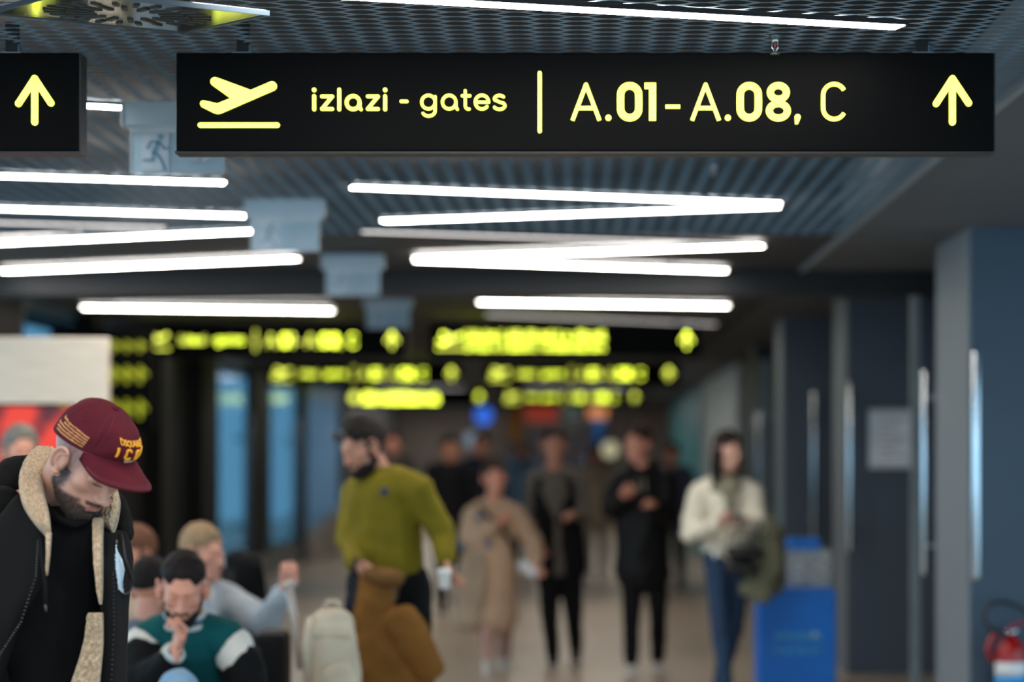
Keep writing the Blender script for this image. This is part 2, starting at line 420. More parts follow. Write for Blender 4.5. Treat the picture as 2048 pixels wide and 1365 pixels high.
def part(t, name, mb):
    o = obj(name, mb, LET); o.parent = t; return o
def scribble(x0, x1, y, hgt, w, seed):
    """a line of lettering too blurred to read: short upright strokes"""
    rs = random.Random(seed); m = MB(); x = x0
    while x < x1:
        if rs.random() < .86:
            h_ = hgt*rs.choice([.7,.7,1]); m.stroke([(SX(x),SZ(y+hgt/2)),(SX(x),SZ(y+hgt/2-h_))], w*S, Y0, Y1)
            if rs.random() < .6: m.stroke([(SX(x),SZ(y+hgt/2)),(SX(x+10),SZ(y+hgt/2))], w*S, Y0, Y1)
        x += 15
    return m
def fine(o): o['kind'] = 'stuff'; return o
def gates_sign(x, y, label):
    t = thing('hanging_sign', label, 'sign', (x, y, 2.575), 'black hanging signs with lit yellow lettering')
    sign_body(t)
    part(t, 'takeoff_pictogram', plane_icon()); part(t, 'word_izlazi', word_izlazi())
    part(t, 'dash', st([(802.5,203.5),(814,203.5)], 6)); part(t, 'word_gates', word_gates())
    part(t, 'divider_bar', st([(1079.5,147),(1079.5,263)], 8))
    for n, m in gate_code(): part(t, n, m)
    part(t, 'arrow', arrow_icon())
    return t
main = gates_sign(.0215, 6.99, 'large black hanging sign with yellow plane, izlazi - gates, A.01-A.08, C')
t = thing('hanging_sign', 'black hanging sign cut by the left edge, showing only a yellow up arrow', 'sign', (SX(157)-818*S+.0215, 6.99, 2.575), 'black hanging signs with lit yellow lettering')
sign_body(t); part(t, 'arrow', arrow_icon(1901))
def sign_copy(x, y, label):
    c = copy_tree(main, (x, y, 2.575)); c['label'] = label; return c
sign_copy(-2.66, 21.0, 'far black gates sign on the left, the first beyond the dark beam')
sign_copy(-2.58, 29.3, 'second-row far gates sign, left of the middle, with arrow')
sign_copy(.05, 29.3, 'second-row far gates sign right of the middle')
sign_copy(-.1, 40.5, 'third-row smallest gates sign on the right')
t = thing('hanging_sign', 'far black sign with two lines of yellow lettering and wide blank end', 'sign', (-.108, 21.0, 2.575), 'black hanging signs with lit yellow lettering')
sign_body(t)
m = plane_icon(); part(t, 'pictogram', m)
fine(part(t, 'text_line', scribble(575, 1415, 172, 44, 9, 3))); fine(part(t, 'text_line', scribble(575, 1415, 240, 36, 7, 5))); part(t, 'arrow', arrow_icon())
t = thing('hanging_sign', 'third-row smallest sign on the left with one line of yellow lettering', 'sign', (-2.7, 40.5, 2.575), 'black hanging signs with lit yellow lettering')
sign_body(t)
part(t, 'pictogram', MB().disc(SX(450), SZ(205), 50*S, Y0, Y1)); fine(part(t, 'text_line', scribble(560, 1430, 205, 90, 16, 9))); part(t, 'arrow', arrow_icon())
# departure board half hidden behind the wooden kiosk header
t = thing('departure_board', 'black departure board with yellow rows behind the wooden kiosk header', 'board', (-3.85, 19.6, 2.2))
b = obj('board_box', MB().box(-.42, .42, -.04, .04, -.42, .42), BLACK, bevel=.005); b.parent = t
hp = obj('hanger_post', MB().box(-.02, .02, -.02, .02, .42, .57), BLACKM); hp.parent = t
LETD = mat('dim_lettering', (176, 184, 40), .5, var=.05, emit=.32)
for z, h_ in ((.26, .06), (.03, .11), (-.25, .13)):
    m = MB()
    for k in range(7):
        x = -.32+k*.105
        m.stroke([(x, z-h_/2), (x, z+h_/2)], .03, -.05, -.0405); m.stroke([(x, z+h_/2), (x+.05, z)], .025, -.05, -.0405)
    o = fine(obj('text_row', m, LETD)); o.parent = t

# ------------------------------------------------------------------ exit signs
ACR = mat('exit_acrylic', (158, 186, 204), .3, var=.04, trans=.25)
HOUS = mat('exit_housing', (160, 180, 194), .45, var=.05)
PICT = mat('exit_pictogram', (104, 142, 168), .4, var=.04)
def exit_sign(x, y, label):
    t = thing('exit_sign', label, 'exit sign', (x, y, H), 'hanging exit signs')
    for n, m, mt in [('housing', MB().box(-.178, .178, -.035, .035, -.082, -.001), HOUS),
                     ('end_cap', MB().box(-.184, -.178, -.038, .038, -.086, -.001), mat('exit_cap', (170, 182, 190), .4)),
                     ('end_cap', MB().box(.178, .184, -.038, .038, -.086, -.001), MATS['exit_cap']),
                     ('holder', MB().add([(-.172,-.012,-.082),(.172,-.012,-.082),(.172,.012,-.082),(-.172,.012,-.082),(-.155,-.008,-.104),(.155,-.008,-.104),(.155,.008,-.104),(-.155,.008,-.104)], [(0,1,2,3),(7,6,5,4),(0,4,5,1),(1,5,6,2),(2,6,7,3),(3,7,4,0)]), MATS['exit_cap']),
                     ('panel', MB().box(-.155, .155, -.006, .006, -.238, -.084), ACR),
                     ('panel_rim', MB().box(-.158, -.154, -.008, .008, -.241, -.1).box(.154, .158, -.008, .008, -.241, -.1).box(-.158, .158, -.008, .008, -.242, -.236), MATS['exit_cap'])]:
        o = obj(n, m, mt, bevel=.002 if n in ('housing',) else 0); o.parent = t
    m = MB()      # running figure and arrow, printed on the panel
    m.box(-.118, -.028, -.0085, -.0065, -.23, -.105)
    o = obj('doorway_print', m, mat('exit_door', (176, 190, 202), .4, var=.03)); o.parent = t
    m = MB(); q = lambda px, py: ((px-353)*.00168, (203-py)*.00168)
    m.disc(*q(320, 273), .009, -.0105, -.0085)
    m.stroke([q(315,284), q(306,305)], .014, -.0105, -.0085)
    m.stroke([q(316,283), q(300,283), q(292,296)], .006, -.0105, -.0085); m.stroke([q(318,285), q(326,297), q(336,296)], .006, -.0105, -.0085)
    m.stroke([q(306,305), q(304,319), q(286,320)], .008, -.0105, -.0085); m.stroke([q(309,305), q(320,318), q(328,338)], .008, -.0105, -.0085)
    o = obj('running_figure', m, PICT); o.parent = t
    m = MB(); m.stroke([q(400,325), q(425,305)], .012, -.0105, -.0085); m.stroke([q(385,325), q(385,300)], .01, -.0105, -.0085); m.stroke([q(372,313), q(385,325), q(398,313)], .01, -.0105, -.0085)
    o = obj('arrow_print', m, MATS['exit_door']); o.parent = t
    return t
ex = exit_sign(-1.345, 8.13, 'nearest exit sign with running figure, partly behind the big gates sign')
for y, x, l in ((11.16, -1.35, 'second exit sign hanging among the left lamps'), (14.2, -1.32, 'third exit sign hanging in front of the dark beam'), (17.75, -1.39, 'furthest exit sign hanging just beyond the dark beam')):
    c = copy_tree(ex, (x, y, H)); c['label'] = l

# ------------------------------------------------------------------ sprinklers, air diffuser
def sprinkler(x, y, label, z=H):
    t = thing('sprinkler', label, 'sprinkler', (x, y, z), 'ceiling sprinklers')
    for n, m, mt in [('escutcheon', MB().lathe([(.020,.004),(.020,-.003),(.012,-.006)], n=16), STEEL),
                     ('body', MB().lathe([(.009,-.004),(.011,-.010),(.008,-.014)], n=12), CHROME),
                     ('frame_arm', MB().tube([(-.009,0,-.010),(-.008,0,-.03),(-.002,0,-.041)], .0022, 6), CHROME),
                     ('frame_arm', MB().tube([(.009,0,-.010),(.008,0,-.03),(.002,0,-.041)], .0022, 6), CHROME),
                     ('glass_bulb', MB().tube([(0,0,-.012),(0,0,-.02),(0,0,-.034)], [.002,.003,.002], 8), mat('red_bulb', (170, 30, 30), .1)),
                     ('deflector', MB().lathe([(.003,-.040),(.004,-.044),(.015,-.046),(.015,-.048)], n=14), STEEL)]:
        o = obj(n, m, mt, smooth=n != 'escutcheon'); o.parent = t
    return t
sp = sprinkler(.562, 6.88, 'small chrome sprinkler with red bulb in front of the big gates sign')
for x, y, l in ((.555, 9.85, 'chrome sprinkler below the big gates sign, above the first lamp V'), (.565, 12.7, 'chrome sprinkler between the two lamp Vs'), (.58, 14.3, 'chrome sprinkler at the tip of the second lamp V')):
    c = copy_tree(sp, (x, y, H)); c['label'] = l
for x, y, l in ((.55, 14.69, 'sprinkler hanging by the beam under the second lamp V'), (-3.05, 14.5, 'sprinkler hanging under the lowest left lamp')):
    c = copy_tree(sp, (x, y, H)); c['label'] = l
t = thing('air_diffuser', 'square swirl air diffuser plate at the top left above the arrow sign', 'air vent', (-1.165, 6.26, 2.702))
t.rotation_euler = (R_(3.6), 0, R_(32))
o = obj('plate', MB().box(-.27, .27, -.27, .27, 0, .012), mat('vent_lacquer', (150, 150, 150), .16, .85, var=.03), bevel=.002); o.parent = t
o = obj('rim', MB().box(-.275,.275,-.276,-.269,-.003,.010).box(-.275,.275,.269,.276,-.003,.010).box(-.276,-.269,-.27,.27,-.003,.010).box(.269,.276,-.27,.27,-.003,.010), mat('vent_rim', (48, 66, 80), .5)); o.parent = t
SLOT = mat('vent_slot', (16, 17, 18), .5)
slot = None
for ring, (n, r0, r1) in enumerate([(16, .09, .155), (24, .17, .215)]):
    for k in range(n):
        a = 2*math.pi*k/n
        mb = MB().box(r0, r1, -.007, .007, -.004, 0)
        mb.xf(Matrix.Rotation(a, 4, 'Z') @ Matrix.Rotation(.35, 4, 'Z')) if ring == 0 else mb.xf(Matrix.Rotation(a, 4, 'Z'))
        o = obj('slot', mb, SLOT); o.parent = t
o = obj('neck', MB().lathe([(.16,.012),(.16,.040)], n=24), BLACKM); o.parent = t
# ------------------------------------------------------------------ heads and hands
def sd_ell(p, c, r):
    q = (p-np.array(c)); r = np.array(r, float)
    k0 = np.linalg.norm(q/r, axis=1); k1 = np.linalg.norm(q/(r*r), axis=1)+1e-9
    return k0*(k0-1)/k1
def sd_cap(p, a, b, r0, r1=None):
    a = np.array(a, float); b = np.array(b, float); r1 = r0 if r1 is None else r1
    ba = b-a; h = np.clip(((p-a)@ba)/(ba@ba), 0, 1)
    return np.linalg.norm(p-a-h[:,None]*ba, axis=1)-(r0+(r1-r0)*h)
def smin(a, b, k):
    h = np.clip(.5+.5*(b-a)/k, 0, 1); return b+(a-b)*h-k*h*(1-h)
def smax(a, b, k): return -smin(-a, -b, k)
def head_sdf(p0, fem=0, lids=True):
    p = p0.copy(); p[:,0] = np.abs(p[:,0])
    d = sd_ell(p, (0,-.018,.045), (.074,.094,.088))
    d = smin(d, sd_ell(p, (0,.030,-.012), (.062,.066,.082)), .03)
    d = smin(d, sd_ell(p, (0,.040,-.066), (.046-.005*fem,.052,.042)), .03)
    d = smin(d, sd_cap(p, (.052,-.004,-.050), (.022,.074,-.090), .014-.003*fem, .015), .028)
    d = smin(d, sd_ell(p, (0,.079,-.092), (.020,.017,.016)), .02)
    d = smin(d, sd_ell(p, (.044,.062,-.008), (.020,.022,.018)), .02)
    d = smin(d, sd_cap(p, (0,.091,.034), (.040,.078,.036), .0085-.003*fem), .016)
    d = smax(d, -sd_ell(p, (.032,.104,.012), (.020,.019,.013)), .014)
    d = smin(d, sd_ell(p, (.032,.0775,.012), (.0150,.0130,.0125)), .004)
    if lids:   # crease above the lid and lash line below
        d = smax(d, -sd_cap(p, (.020,.0915,.0225), (.044,.086,.0215), .0022), .003)
        d = smax(d, -sd_cap(p, (.020,.0915,.0045), (.046,.084,.0060), .0018), .003)
    d = smin(d, sd_cap(p, (0,.088,.026), (0,.1130,-.020), .0070, .0095), .012)
    d = smin(d, sd_ell(p, (0,.1185,-.0235), (.0115,.0115,.0105)), .008)
    d = smin(d, sd_ell(p, (.0115,.1065,-.0280), (.0080,.0110,.0085)), .006)
    d = smax(d, -sd_ell(p, (.0065,.113,-.0375), (.0035,.006,.004)), .003)
    d = smin(d, sd_ell(p, (0,.082,-.054), (.028,.022,.024)), .016)
    d = smin(d, sd_cap(p, (0,.1005,-.0510), (.020,.0900,-.0555), .0050, .0028), .006)
    d = smin(d, sd_cap(p, (0,.0990,-.0620), (.017,.0905,-.0600), .0055, .0030), .006)
    d = smax(d, -sd_cap(p, (0,.1065,-.0565), (.024,.0925,-.0580), .0016), .003)
    d = smax(d, -sd_ell(p, (0,.104,-.0745), (.018,.009,.006)), .008)
    return d
def ray_grid(nu, nv, c=(0,.0,.0)):
    u = np.arange(nu)/nu; a = 2*math.pi*u
    a = a-.55*np.sin(a)*1.0          # denser towards the face (a = 0)
    t = np.linspace(0, 1, nv); t = t-.06*np.sin(2*math.pi*t)*1.0
    lat = math.pi*(t*.998+.001)
    A, L = np.meshgrid(a, lat)
    d = np.stack([np.sin(L)*np.sin(A), np.sin(L)*np.cos(A), np.cos(L)], -1).reshape(-1, 3)
    f = [(i*nu+j, (i+1)*nu+j, (i+1)*nu+(j+1)%nu, i*nu+(j+1)%nu) for i in range(nv-1) for j in range(nu)]
    f += [tuple(range(nu)), tuple((nv-1)*nu+j for j in range(nu-1,-1,-1))]
    return d, f
def cast(d, sdf, t0=.2, it=70):
    c = np.array([0, .012, -.005]); t = np.full(len(d), t0)
    for _ in range(it):
        t -= np.clip(sdf(c+d*t[:,None])*.7, -.01, .03); t = np.maximum(t, .01)
    return c+d*t[:,None]
def ear(mb, s):
    """outer rim, bowl and lobe of an ear on side s"""
    x = s*.074; c = Vector((x, .008, .002))
    rim = []
    for i in range(15):
        a = R_(-40+i*18.5)
        rim.append(c+Vector((s*(.010+.006*math.sin(R_(i*12.8))), .004-.019*math.sin(a)*1.0-.004, .026*math.cos(a)*1.05+.004)))
    mb.tube(rim, [.003]+[.0042]*13+[.003], 8)
    mb.tube([c+Vector((s*.004, .002, .020)), c+Vector((s*.010, -.010, .012)), c+Vector((s*.010, -.011, -.006)), c+Vector((s*.006, 0, -.016))], [.0035,.004,.004,.0035], 8)
    mb.rc(c+Vector((s*.004, .006, -.026)), c+Vector((s*.007, 0, -.020)), .0065, .007, n=10)
    mb.ball(c+Vector((0, -.006, .000)), (.009, .017, .025), 12)
    mb.ball(c+Vector((s*.009, .010, -.004)), (.004, .004, .006), 8)
    return mb
_hd = {}
def head(nu, nv, fem=0):
    k = (nu, nv, fem)
    if k not in _hd:
        d, f = ray_grid(nu, nv); v = cast(d, lambda p: head_sdf(p, fem, nu > 120))
        _hd[k] = (d, v, f)
    return _hd[k]
EARS = None
def head_part(nu, nv, fem=0):
    global EARS
    d, v, f = head(nu, nv, fem)
    if EARS is None:
        m = MB()
        for q in (1, -1):
            e = ear(MB(), q); e.v = [(q*.070+(x-q*.070)*1.25, .008+(y-.008)*1.18, .002+(z-.002)*1.18) for x, y, z in e.v]; m.add(e.v, e.f)
        EARS = bake(m, .0022, 3)
    return join((v, f), EARS)
def smooth01(x, a, b):
    t = np.clip((x-a)/(b-a), 0, 1); return t*t*(3-2*t)
def shell(nu, nv, fem, off, mask, seed=0, rough=.0015, ns=60):
    """closed shell that stands `off` proud of the head inside the mask and lies under the skin elsewhere"""
    d, v, f = head(nu, nv, fem)
    m = mask(v); o = off(v) if callable(off) else off
    t = -.008+(o+.008)*m+rough*m*folds(v, ns, seed)
    return v+d*t[:,None], f
def hair_mask(style):
    def fn(v):
        x, y, z = v[:,0], v[:,1], v[:,2]
        back = {'short': -.055, 'fade': .02, 'long': -.09, 'bald': .02}.get(style, -.05)
        hl = np.where(y > .02, .082-.10*np.clip(.07-y, 0, .05)*.0, 0)
        front = smooth01(z, .074, .086)
        side = smooth01(z-.6*np.clip(y+.0, -.2, .2), back+.02, back+.04)*smooth01(-y, -.035, -.015)
        temple = smooth01(z, .045, .06)*smooth01(-y, -.075, -.05)
        return np.clip(np.maximum(np.maximum(front, side*np.where(y < -.01, 1, smooth01(z, .0, .012))), temple), 0, 1)
    return fn
def beard_mask(full=1):
    def fn(v):
        x, y, z = v[:,0], v[:,1], v[:,2]; ax = np.abs(x)
        low = smooth01(-z, .052, .064)
        jaw = smooth01(-(z+.45*(ax-.03)), .036, .05)*smooth01(ax, .03, .045)
        side = smooth01(ax, .048, .056)*smooth01(y, -.012, .0)*smooth01(-y, -.045, -.02)*smooth01(-z, .0, .01)
        mus = smooth01(-z, .039, .043)*smooth01(z, -.053, -.049)*smooth01(-ax, -.033, -.026)*smooth01(y, .07, .085)
        lips = smooth01(-z, .049, .052)*smooth01(z, -.069, -.066)*smooth01(-ax, -.025, -.020)*smooth01(y, .07, .085)
        under = smooth01(y, -.03, -.005)
        return np.clip(np.maximum.reduce([low, jaw, side])*under*(1-lips)+mus*(1-lips), 0, 1)
    return fn
def head_basis(a, p, ro=0):
    """a: yaw from 'towards the camera' to image right, p: pitch down, ro: roll"""
    a, p, ro = R_(a), R_(p), R_(ro)
    f = np.array([math.cos(p)*math.sin(a), -math.cos(p)*math.cos(a), -math.sin(p)])
    u = np.array([math.sin(p)*math.sin(a), -math.sin(p)*math.cos(a), math.cos(p)])
    r = np.cross(f, u); r2 = r*math.cos(ro)+u*math.sin(ro); u2 = u*math.cos(ro)-r*math.sin(ro)
    return r2, f, u2
def head_matrix(c, a, p, ro=0, s=1.0):
    r, f, u = head_basis(a, p, ro); M = np.eye(4); M[:3,0] = r*s; M[:3,1] = f*s; M[:3,2] = u*s; M[:3,3] = c
    return M
_hand = {}
def hand(curl, mir=False):
    """wrist at the origin, fingers along +x, thumb towards +y, palm facing -z"""
    if (curl, mir) in _hand: return _hand[(curl, mir)]
    m = MB(); ys = (.030, .010, -.010, -.028); Ls = (.070, .080, .074, .058)
    m.rc((-.03,0,0), (.02,0,0), .026, .028, flat=.72, side=(0,1,0))
    for i in range(4):
        m.rc((.008, ys[i]*.5, 0), (.085-.004*abs(i-1), ys[i], 0), .014, .0115)
        p = Vector((.085-.004*abs(i-1), ys[i], 0)); ang = 0
        for k, fr in enumerate((.46, .31, .23)):
            ang += R_(curl)*(.9 if k else .8)
            q = p+Vector((math.cos(ang), (i-1.5)*-.05, -math.sin(ang)))*Ls[i]*fr
            m.rc(p, q, (.0098, .0088, .0080)[k], (.0088, .0080, .0070)[k], n=10); p = q
    c = curl/60
    m.rc((.018,.018,-.004), (.050,.047,-.014), .015, .012, n=10); m.rc((.050,.047,-.014), (.082,.054-.02*c,-.022-.02*c), .0105, .0095, n=10); m.rc((.082,.054-.02*c,-.022-.02*c), (.104,.054-.035*c,-.03-.03*c), .009, .0075, n=10)
    if mir: m.v = [(x,-y,z) for x,y,z in m.v]; m.f = [q[::-1] for q in m.f]
    _hand[(curl, mir)] = bake(m, .0042, 3); return _hand[(curl, mir)]
def hand_matrix(wrist, along, thumb, s=1.0):
    x = Vector(along).normalized(); y = Vector(thumb); y = (y-x*y.dot(x)).normalized(); z = x.cross(y)
    M = np.eye(4); M[:3,0] = x*s; M[:3,1] = y*s; M[:3,2] = z*s; M[:3,3] = wrist; return M

SKIN = {'pale': mat('skin_pale', (196, 150, 132), .48, var=.08, vs=14, bump=.08, bs=300),
        'tan': mat('skin_tan', (186, 128, 102), .48, var=.08, vs=14, bump=.08, bs=300),
        'warm': mat('skin_warm', (204, 140, 116), .48, var=.08, vs=14, bump=.08, bs=300)}
def cloth(name, col, **k):
    k.setdefault('rough', .85); k.setdefault('bump', .25); k.setdefault('bs', 260); k.setdefault('sheen', 0); k.setdefault('spec', .2); k.setdefault('var', .14)
    return mat(name, col, **k)
HAIR = {'dark': mat('hair_dark', (32, 26, 24), .7, var=.3, vs=60, bump=.6, bs=160, spec=.15), 'brown': mat('hair_brown', (64, 46, 36), .7, var=.3, vs=60, bump=.6, bs=160, spec=.15),
        'blond': mat('hair_blond', (150, 122, 92), .7, var=.25, vs=60, bump=.6, bs=160, spec=.15), 'grey': mat('hair_grey', (104, 100, 90), .55, var=.25, vs=60, bump=.4, bs=160), 'ginger': mat('hair_ginger', (104, 70, 52), .7, var=.25, vs=60, bump=.6, bs=160, spec=.15)}

def mix(a, b, t): return Vector(a)*(1-t)+Vector(b)*t
def person(label, J, hd, skin='tan', hair=('dark', 'short'), beard=None, fem=0, top=None, legs=None, shoes=None, hands=(35, 35), res=.013, thumbs=None, group=None, seed=1, hl=None, hr=None):
    """J: joints in world space, image-left side suffix l, image-right side suffix r.  hd: (centre, yaw, pitch, roll, scale)"""
    base = J['pel'].copy(); base.z = 0
    t = thing('person', label, 'person', base, group)
    side = (J['shr']-J['shl']).normalized()
    m = MB()
    m.rc(J['pel'], mix(J['pel'], J['nk'], .35), .125, .115, .72, side); m.rc(mix(J['pel'], J['nk'], .35), mix(J['pel'], J['nk'], .78), .115, .14, .72, side)
    m.rc(J['shl'], J['nk'], .055, .05); m.rc(J['shr'], J['nk'], .055, .05)
    hc = Vector(hd[0]); M = head_matrix(hd[0], *hd[1:]); sc = hd[4] if len(hd) > 4 else 1
    hb = Vector(M[:3,:3]@np.array([0,-.022,-.045]))+hc
    m.rc(J['nk'], hb, .058, .050)
    for s in 'lr':
        m.rc(J['sh'+s], J['el'+s], .050, .040); m.rc(J['el'+s], J['wr'+s], .040, .026)
        if 'hp'+s in J:
            m.rc(J['hp'+s], J['kn'+s], .064, .044); m.rc(J['kn'+s], J['an'+s], .044, .030)
    parts = [bake(m, res, 5), xform(head_part(72, 60, fem), M)]
    for s, cv in zip('lr', hands):
        w = J['wr'+s]; al = (hl if s == 'l' else hr) or (w-J['el'+s])
        th = (thumbs or {}).get(s, Vector((0,-1,.3)))
        parts.append(xform(hand(cv, s == 'r'), hand_matrix(w, al, th, .95 if fem else 1.02)))
    v, f = join(*parts)
    obj('body', arr2mesh('body', v, f), SKIN[skin], t, smooth=True)
    if hair:
        sty = hair[1]
        v, f = shell(72, 60, fem, .018 if sty != 'fade' else .012, hair_mask(sty), seed, .004, 80)
        parts = [xform((v, f), M)]
        if sty == 'long':
            mb = MB(); L = lambda x, y, z: Vector(M[:3,:3]@np.array([x,y,z]))+hc
            dn = Vector((0,0,-1))
            for x0, y0, ln in ((.066,.0,.26), (-.066,.0,.26), (.05,-.07,.28), (-.05,-.07,.28), (0,-.09,.28), (.072,-.035,.27), (-.072,-.035,.27)):
                p = L(x0, y0, .05); q = p+dn*.14+Vector(M[:3,:3]@np.array([x0*.25,-.005,0])); mb.rc(p, q, .026, .028, n=8); mb.rc(q, q+dn*(ln-.1), .028, .012, n=8)
            parts.append(bake(mb, .010, 4, .003, 40))
        if sty == 'bun':
            mb = MB(); p = Vector(M[:3,:3]@np.array([0,-.09,.12]))+hc; mb.ball(p, .042); parts.append(bake(mb, .010, 3, .003, 60))
        v, f = join(*parts); obj('hair', arr2mesh('hair', v, f), HAIR[hair[0]], t, smooth=True)
    if beard:
        v, f = shell(72, 60, fem, .007, beard_mask(), seed, .002, 80); v, f = xform((v, f), M)
        obj('beard', arr2mesh('beard', v, f), HAIR[beard], t, smooth=True)
    if top: top(t, J, side)
    if legs:
        mb = MB(); lm, rk = legs[0], legs[1]
        mb.rc(J['pel'], mix(J['pel'], J['nk'], .12), .145*rk, .14*rk, .75, side)
        for s in 'lr':
            mb.rc(J['hp'+s], J['kn'+s], .098*rk, .070*rk); mb.rc(J['kn'+s], mix(J['kn'+s], J['an'+s], .93), .070*rk, .056*rk)
        blob('trousers', mb, res, lm, t, 5, .006, 14, seed)
    if shoes:
        for s in 'lr':
            a = J['an'+s]; fw = J.get('ft', Vector((0,-1,0)))
            mb = MB(); h = Vector((a.x, a.y, .045)); mb.rc(h-fw*.05+Vector((0,0,0)), h+fw*.10+Vector((0,0,-.012)), .045, .036, .8, Vector((0,0,1)).cross(fw)); mb.rc(a, h, .042, .044)
            mb.v = [(x, y, max(z, .004)) for x, y, z in mb.v]
            o = blob('shoe', mb, .009, shoes, t, 3)
            sb = MB(); sb.rc(Vector((a.x,a.y,.012))-fw*.055, Vector((a.x,a.y,.012))+fw*.115, .047, .040, .25, Vector((0,0,1)).cross(fw)); 
            obj('sole', sb, mat('sole_white', (205, 200, 192), .7), o, smooth=True)
    return t
def sweater(name, material, ch=.165, wa=.155, hem=.02, sl=.062, cuff=.04, flat=.74, res=.012, nf=.008, full=True, skirt=None, seed=2):
    def fn(t, J, side):
        mb = MB()
        a = mix(J['pel'], J['nk'], hem); 
        mb.rc(a, mix(J['pel'], J['nk'], .45), wa, wa, flat, side); mb.rc(mix(J['pel'], J['nk'], .45), mix(J['pel'], J['nk'], .80), wa, ch, flat, side)
        mb.rc(mix(J['pel'], J['nk'], .80), mix(J['pel'], J['nk'], .93), ch, ch*.62, flat, side)
        for s in 'lr':
            mb.rc(J['sh'+s], mix(J['nk'], J['sh'+s], .35), sl*1.1, sl*1.1)
            mb.rc(J['sh'+s], J['el'+s], sl*1.12, sl*.92); mb.rc(J['el'+s], mix(J['el'+s], J['wr'+s], .88), sl*.92, cuff)
        if skirt:
            mb.rc(a, a+Vector((0,0,-skirt)), wa, wa*1.08, flat, side)
        o = blob(name, mb, res, material, t, 5, nf, 9, seed)
        return o
    return fn
def JT(Y, px, dy=None, floor=None):
    dy = dy or {}
    J = {k: P(v[0], v[1], Y+dy.get(k, 0)) for k, v in px.items()}
    for s in 'lr':
        if 'an'+s in J: J['an'+s].z = max(J['an'+s].z, .085)
    return J
# ------------------------------------------------------------------ people in the corridor
def fy(Y, z=.085): return VY+(ZC-z)*FPX/Y
BLACKC = cloth('cloth_black', (11, 11, 13)); JEANS = cloth('denim_blue', (38, 58, 84)); WHITESHOE = cloth('shoe_pale', (196, 190, 182), rough=.6)
# man in the mustard sweater
Y = 11.0
J = JT(Y, dict(pel=(782,1165), nk=(762,950), shl=(712,985), shr=(834,978), ell=(697,1082), wrl=(716,1133), elr=(884,1072), wrr=(893,1122),
               hpl=(757,1170), hpr=(818,1168), knl=(765,1385), knr=(838,1390), anl=(775,fy(Y)), anr=(862,fy(Y+.2))),
       dict(shl=.14, shr=-.14, ell=.05, wrl=-.2, elr=-.12, wrr=-.2, hpl=.05, hpr=-.05, anr=.2, knr=.05))
J['ft'] = Vector((-.7,-.7,0))
MUST = cloth('knit_mustard', (114, 100, 20), bs=180)
def mustard_top(t, J, side):
    o = sweater('sweater', MUST, .188, .182, .10, .068, .046, .78, .012, .010)(t, J, side)
    mb = MB(); mb.tube([J['nk']+Vector((.062*math.cos(a)-.005, .055*math.sin(a)-.01, .012)) for a in [k*math.pi/9 for k in range(19)]], .011, 8); obj('collar', mb, MUST, o, smooth=True)
    mb = MB(); mb.rc(mix(J['pel'], J['nk'], .0), mix(J['pel'], J['nk'], .05), .172, .172, .78, side); blob('undershirt', mb, .014, cloth('shirt_taupe', (120, 108, 92)), t, 4)
    c = P(769, 984, Y-.205); mb = MB(); mb.ball(c, (.022, .008, .020), 10); obj('chest_badge', mb, mat('badge_dark', (40, 44, 60), .3), o)
    for s in 'lr':
        w = mix(J['el'+s], J['wr'+s], .9); mb = MB(); mb.rc(mix(J['el'+s], J['wr'+s], .8), w, .050, .046); obj('cuff', mb, MUST, o, smooth=True)
person('person in a mustard sweater bending forward and looking down, cup in hand', J, (P(727,897,Y-.06), -48, 24, -4, 1.0), 'tan', ('dark', 'short'), 'dark',
       top=mustard_top, legs=(BLACKC, 1.05), shoes=BLACKC, hands=(45, 40), res=.011)
sg = thing('sunglasses', 'dark sunglasses pushed up on the hair of the person in the mustard sweater', 'sunglasses', P(712,858,Y-.12))
hm = Matrix([list(r) for r in head_matrix(P(727,897,Y-.06), -48, 24, -4, 1.0)])
for n, mb, mt in [('lens', MB().ball((.034,.098,.105), (.026,.012,.018), 12), mat('dark_lens', (14, 15, 18), .08)), ('lens', MB().ball((-.034,.098,.105), (.026,.012,.018), 12), MATS['dark_lens']),
                  ('frame', MB().tube([(-.078,0,.045),(-.074,.07,.09),(-.03,.106,.112),(.03,.106,.112),(.074,.07,.09),(.078,0,.045)], .003, 6), BLACKM)]:
    obj(n, mb.xf(hm), mt, sg, smooth=True)
# crumpled paper cup in his hand
c = P(889, 1160, 10.72)
pc = thing('paper_cup', 'white paper cup held low by the person in the mustard sweater', 'cup', c-Vector((0,0,.05)))
obj('cup', MB().lathe([(.022,-.04),(.024,-.038),(.030,.032),(.031,.036),(.029,.036),(.027,.025)], c, 20), mat('paper_white', (222, 218, 210), .6), pc, smooth=True)
obj('lid', MB().lathe([(.033,.032),(.033,.040),(.028,.044),(.026,.049)], c, 20), mat('lid_white', (235, 235, 232), .4), pc, smooth=True)

